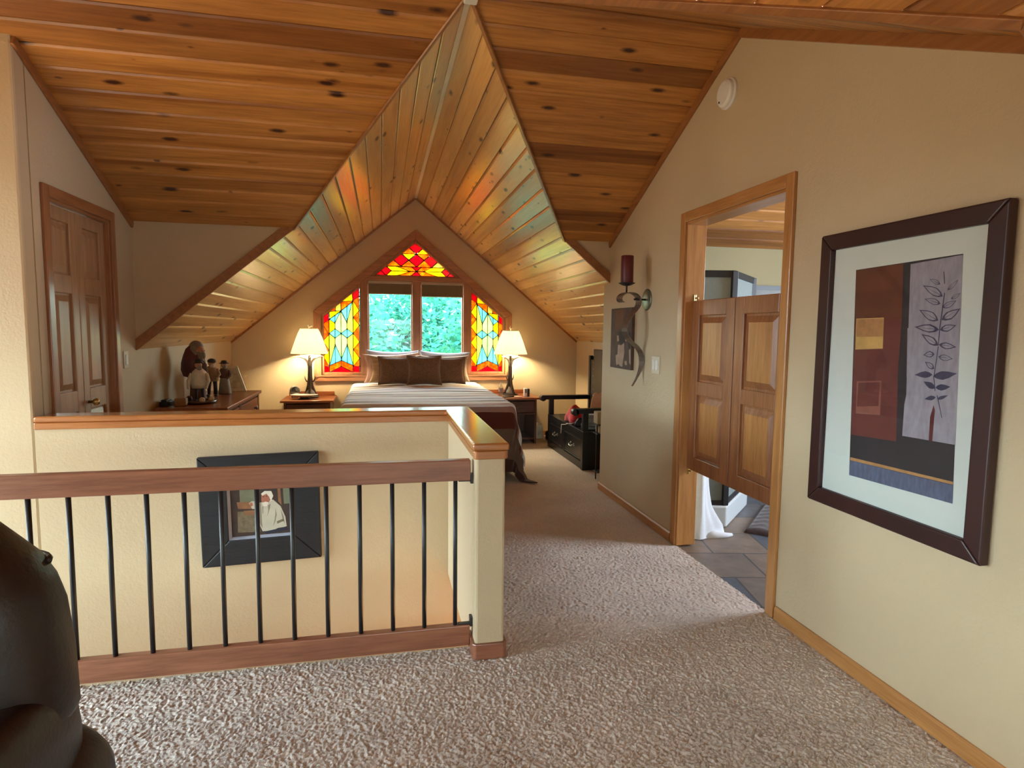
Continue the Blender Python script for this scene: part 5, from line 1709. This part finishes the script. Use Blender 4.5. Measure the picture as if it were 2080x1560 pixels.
m_.build('upper', pbr('dark_suede', srgb(44, 26, 22), .8, .2), t_, smooth=True)
m_ = MB(); m_.ell((1.985, 6.94, .010), .048, .108, .010, 20, 8, .5)
m_.build('sole', M['black'], t_, smooth=True)

# ------------------------------------------------------------------ bathroom seen through the saloon doors
BZ = -.012
sh = thing('shower_enclosure', 'black framed glass corner shower with white base behind the saloon doors', 'shower', (2.35, 4.15, BZ))
foot = [(1.94, 3.735), (2.31, 3.635), (2.77, 4.09), (2.77, 4.60), (1.94, 4.60)]
m_ = MB(); m_.prism([(x, y, BZ) for x, y in foot], (0, 0, .15))
m_.build('base', pbr('white_acrylic', srgb(214, 222, 226), .3, .03), sh, bev=.012, seg=3)
ctr = Vector((2.3, 4.2))
gl = [tuple(Vector(q_) + (ctr - Vector(q_)).normalized() * .035) for q_ in foot]
zt_ = 1.735
fr_ = MB()
for i in (0, 1, 2):
    a, b = gl[i], gl[i + 1]
    for z_, hh in ((zt_ - .018, .045), (BZ + .165, .036)):
        fr_.bar((a[0], a[1], z_), (b[0], b[1], z_), .028, hh, (b[1] - a[1], a[0] - b[0], 0))
for q_ in gl[:4]: fr_.box(q_[0] - .02, q_[1] - .02, BZ + .15, q_[0] + .02, q_[1] + .02, zt_)
fr_.build('frame', M['iron'], sh, bev=.003)
for i in (0, 1, 2):
    a, b = gl[i], gl[i + 1]
    m_ = MB(); m_.bar((a[0], a[1], .86), (b[0], b[1], .86), .006, 1.70, (b[1] - a[1], a[0] - b[0], 0))
    m_.build('glass_pane', M['showerglass'], sh)
m_ = MB(); m_.box(XR + .12, YK - .012, BZ, 4.6, YK, 1.69)
m_.build('wall_tile', pbr('grey_stone_tile', srgb(112, 112, 106), .5, .25, 5), kind='structure')
m_ = MB(); m_.box(XR + .12, YK - .018, 1.69, 4.6, YK + .004, 1.725)
m_.build('trim_10', M['iron'], kind='structure')
t_ = thing('bath_rug', 'thick dark brown bath rug on the slate floor by the shower', 'rug', (2.75, 3.55, BZ))
d1, d2 = Vector((.70, .714, 0)), Vector((.714, -.70, 0))
c_ = Vector((2.37, 3.52, BZ))
def rug(u, v):
    p_ = c_ + d1 * (u * .80) + d2 * (v * .62)
    e_ = min(u, 1 - u, v, 1 - v)
    z = BZ + .034 * min(1, (e_ / .05)) ** .5 + .0025 * math.sin(u * 50 + math.sin(v * 30) * 2) * (e_ > .03)
    return (p_.x, p_.y, z + .001)
m_ = MB(); m_.grid(rug, 60, 44)
m_.build('pile', pbr('dark_brown_shag', srgb(58, 44, 44), .95, .35, 40, bump=.5, bscale=120, sheen=.3), t_, smooth=True)
t_ = thing('towel', 'long white towel hanging to the floor just inside the bathroom doorway', 'towel', (2.0, 3.50, BZ))
def towel(u, v):
    z = 1.42 * (1 - v) + (BZ + .004)
    k = min(1, v * 1.2)
    a = u * 2 * PI
    w = .045 + .016 * v + (.05 * max(0, v - .86) / .14)
    fold = 1 + .20 * math.sin(a * 4 + v * 1.5) + .08 * math.sin(a * 7 + 1)
    ext = max(0, v - .70) / .30
    x = 1.99 + w * fold * math.cos(a) + .025 * v + (.10 * ext * ext * max(0, math.cos(a - .4)))
    y = 3.495 + .045 * fold * math.sin(a)
    if v > .96: z = BZ + .004 + (.012 * (1 - v) / .04)
    return (x, y, z + .03 * ext * math.sin(a * 2) ** 2 * (1 - v))
m_ = MB(); m_.grid(towel, 72, 60)
m_.build('cloth', pbr('white_terry', srgb(226, 232, 240), .95, .04, 60, bump=.3, bscale=200, sheen=.4), t_, smooth=True, weld=True)
m_ = MB(); m_.tube([(2.06, 3.50, BZ + .012), (2.13, 3.47, BZ + .018), (2.20, 3.46, BZ + .014), (2.25, 3.47, BZ + .012)], [.045, .03, .018, .010], 12)
m_.build('trailing_corner', pbr('white_terry', srgb(226, 232, 240)), t_, smooth=True)
m_ = MB(); m_.tube([(XR + .12, 3.5, 1.42), (2.03, 3.5, 1.42), (2.05, 3.5, 1.45)], .008, 8)
o_ = m_.build('towel_hook', M['brass'], smooth=True)
tag(o_, 'metal hook on the bathroom side of the right wall holding the towel', 'hook')

# ------------------------------------------------------------------ outdoors: trees and lawn
m_ = MB(); m_.box(-30, -20, -3.2, 30, 50, -3.0)
m_.build('ground', pbr('dry_meadow', srgb(158, 124, 84), .9, .2, 2), kind='structure')
lf = []
for nm, c1, c2 in (('leaf_teal', srgb(46, 122, 110), srgb(84, 166, 152)), ('leaf_green', srgb(42, 110, 82), srgb(76, 148, 118)), ('leaf_pale', srgb(90, 160, 150), srgb(140, 190, 184))):
    t = NT(nm)
    d = t.n('ShaderNodeBsdfDiffuse')
    tr = t.n('ShaderNodeBsdfTranslucent')
    c = t.ramp(t.noise(t.coords(), 3, 2), [(.3, c1), (.7, c2)])
    t.l(c, d.inputs[0]); t.l(c, tr.inputs[0])
    mx_ = t.n('ShaderNodeMixShader', Fac=.45)
    t.l(d.outputs[0], mx_.inputs[1]); t.l(tr.outputs[0], mx_.inputs[2])
    t.l(mx_.outputs[0], t.out.inputs[0])
    lf.append(t.m)
def tree(label, x, y, h, R_, n, seed, mix):
    rs = random.Random(seed)
    r = thing('tree', label, 'tree', (x, y, -3.0), group='leafy trees outside the window')
    m2 = MB()
    m2.tube([(x, y, -3.0), (x + .05, y, -1), (x - .04, y + .05, 1.5), (x, y, h - 3.4)], [.16, .13, .09, .03], 10)
    for k in range(12):
        a, z = rs.random() * 6.28, -1.2 + k * (h - 2.6) / 13
        m2.tube([(x, y, z), (x + math.cos(a) * .5, y + math.sin(a) * .5, z + .25), (x + math.cos(a) * R_ * .8, y + math.sin(a) * R_ * .8, z + .6)], [.045, .03, .008], 6)
    m2.build('trunk', pbr('grey_bark', srgb(104, 94, 84), .9, .3, 8), r, smooth=True)
    m2 = MB()
    for k in range(n):
        a, b = rs.random() * 2 * PI, rs.uniform(-1, 1)
        q = rs.random() ** .6
        rr = math.sqrt(1 - b * b)
        c0 = Vector((x + R_ * q * rr * math.cos(a), y + R_ * .8 * q * rr * math.sin(a), (h - 3) * .5 - .6 + (h * .46) * b * q))
        d = Vector((rs.uniform(-1, 1), rs.uniform(-1, 1), rs.uniform(-.9, .3))).normalized()
        s_ = d.cross(Vector((rs.uniform(-1, 1), rs.uniform(-1, 1), 1))).normalized()
        L, W = rs.uniform(.09, .16), rs.uniform(.035, .06)
        up_ = d.cross(s_) * W * .3
        mi = rs.choices((0, 1, 2), mix)[0]
        p0, p1, p2, p3 = c0, c0 + d * L * .5 + s_ * W + up_, c0 + d * L, c0 + d * L * .5 - s_ * W + up_
        m2.face([p0, p1, p2], mi); m2.face([p0, p2, p3], mi)
    m2.build('foliage', lf, r)
tree('leafy pale green tree outside the left clear window pane', -.55, 10.6, 4.4, 1.08, 6000, 1, (6, 4, 1))
tree('leafy green tree outside the right clear window pane', 1.62, 10.6, 4.35, 1.06, 6000, 2, (5, 6, 1))
tree('hazy tree farther out, between the two nearer trees', .9, 14.2, 5.2, 2.3, 24000, 3, (6, 3, 1))
tree('tall pale tree farthest outside the gable window, behind all the others', .9, 19.0, 6.3, 3.6, 20000, 4, (6, 1, 3))

# ------------------------------------------------------------------ light
w = bpy.data.worlds.new('sky')
SC.world = w
w.use_nodes = True
nt = w.node_tree
nt.nodes.clear()
wo_ = nt.nodes.new('ShaderNodeOutputWorld')
bg = nt.nodes.new('ShaderNodeBackground')
tcw = nt.nodes.new('ShaderNodeTexCoord')
sep = nt.nodes.new('ShaderNodeSeparateXYZ')
rp = nt.nodes.new('ShaderNodeValToRGB')
nt.links.new(tcw.outputs['Generated'], sep.inputs[0])
nt.links.new(sep.outputs[2], rp.inputs[0])
rp.color_ramp.elements[0].position = 0
rp.color_ramp.elements[0].color = (.13, .12, .09, 1)
hz = rp.color_ramp.elements.new(.03)
hz.color = (.78, 1.0, .98, 1)
rp.color_ramp.elements[2].position = .8
rp.color_ramp.elements[2].color = (.80, .95, 1.0, 1)
nt.links.new(rp.outputs[0], bg.inputs[0])
bg.inputs[1].default_value = SKY_W
nt.links.new(bg.outputs[0], wo_.inputs[0])


def area(name, loc, direction, sx, sy, watts, col, portal=False):
    li = bpy.data.lights.new(name, 'AREA')
    li.shape = 'RECTANGLE'
    li.size, li.size_y = sx, sy
    li.energy = watts
    li.color = col
    o = bpy.data.objects.new(name, li)
    COL.objects.link(o)
    o.location = loc
    o.rotation_euler = Vector(direction).to_track_quat('-Z', 'Y').to_euler()
    if portal: li.cycles.is_portal = True
    return o


area('gable_window_portal', (XD, YB + .16, 1.6), (0, -1, 0), 2.3, 1.8, 1, (1, 1, 1), True)
# daylight beyond the side windows; fill added behind the camera and inside the windowless bathroom
area('loft_side_daylight', (-8, 1.7, 2.75), (1, 0, -.06), 5.0, 3.4, LEFT_W, (.54, .76, 1))
area('rear_fill_light', ((NW[0] + NW[1]) / 2, YF - .06, (NW[2] + NW[3]) / 2), (0, 1, 0), NW[1] - NW[0] - .06, NW[3] - NW[2] - .06, REAR_FILL_W, (.86, .94, 1))
area('bathroom_fill_light', (4.52, 2.6, 1.5), (-1, .1, -.1), 1.1, 1.1, BATH_W, (.74, .86, 1))
for nm, loc, e_, c_, r_ in (('stair_lamp', (1.1, 2.9, -1.3), DOWN_W, (1, .52, .16), .08),):
    li = bpy.data.lights.new(nm, 'POINT')
    li.energy = e_
    li.color = c_
    li.shadow_soft_size = r_
    lo = bpy.data.objects.new(nm, li)
    COL.objects.link(lo)
    lo.location = loc
# frames of the windows outside the view, the rear one added for fill
for k, (ax_, v0, a0, a1, z0, z1) in enumerate((('y', YF, *NW), ('x', XF, *SW), ('x', XF, *LW))):
    m_ = MB()
    for a, b, c, d in ((a0, a0 + .03, z0, z1), (a1 - .03, a1, z0, z1), (a0, a1, z0, z0 + .03), (a0, a1, z1 - .03, z1)):
        if ax_ == 'y': m_.box(a, v0 - .1, c, b, v0 + .012, d)
        else: m_.box(v0 - .1, a, c, v0 + .012, b, d)
    m_.build('window_%d' % (k + 2), wood('casing', 'z'), kind='structure', bev=.004)

SC.view_settings.view_transform = 'Standard'
SC.view_settings.look = 'None'
SC.view_settings.gamma = 1
SC.view_settings.use_curve_mapping = False
SC.view_settings.exposure = EXPO
SC.cycles.max_bounces = 10
SC.cycles.diffuse_bounces = 5
SC.cycles.glossy_bounces = 4
SC.cycles.transmission_bounces = 6
SC.cycles.transparent_max_bounces = 10
SC.cycles.caustics_reflective = False
SC.cycles.sample_clamp_indirect = 6
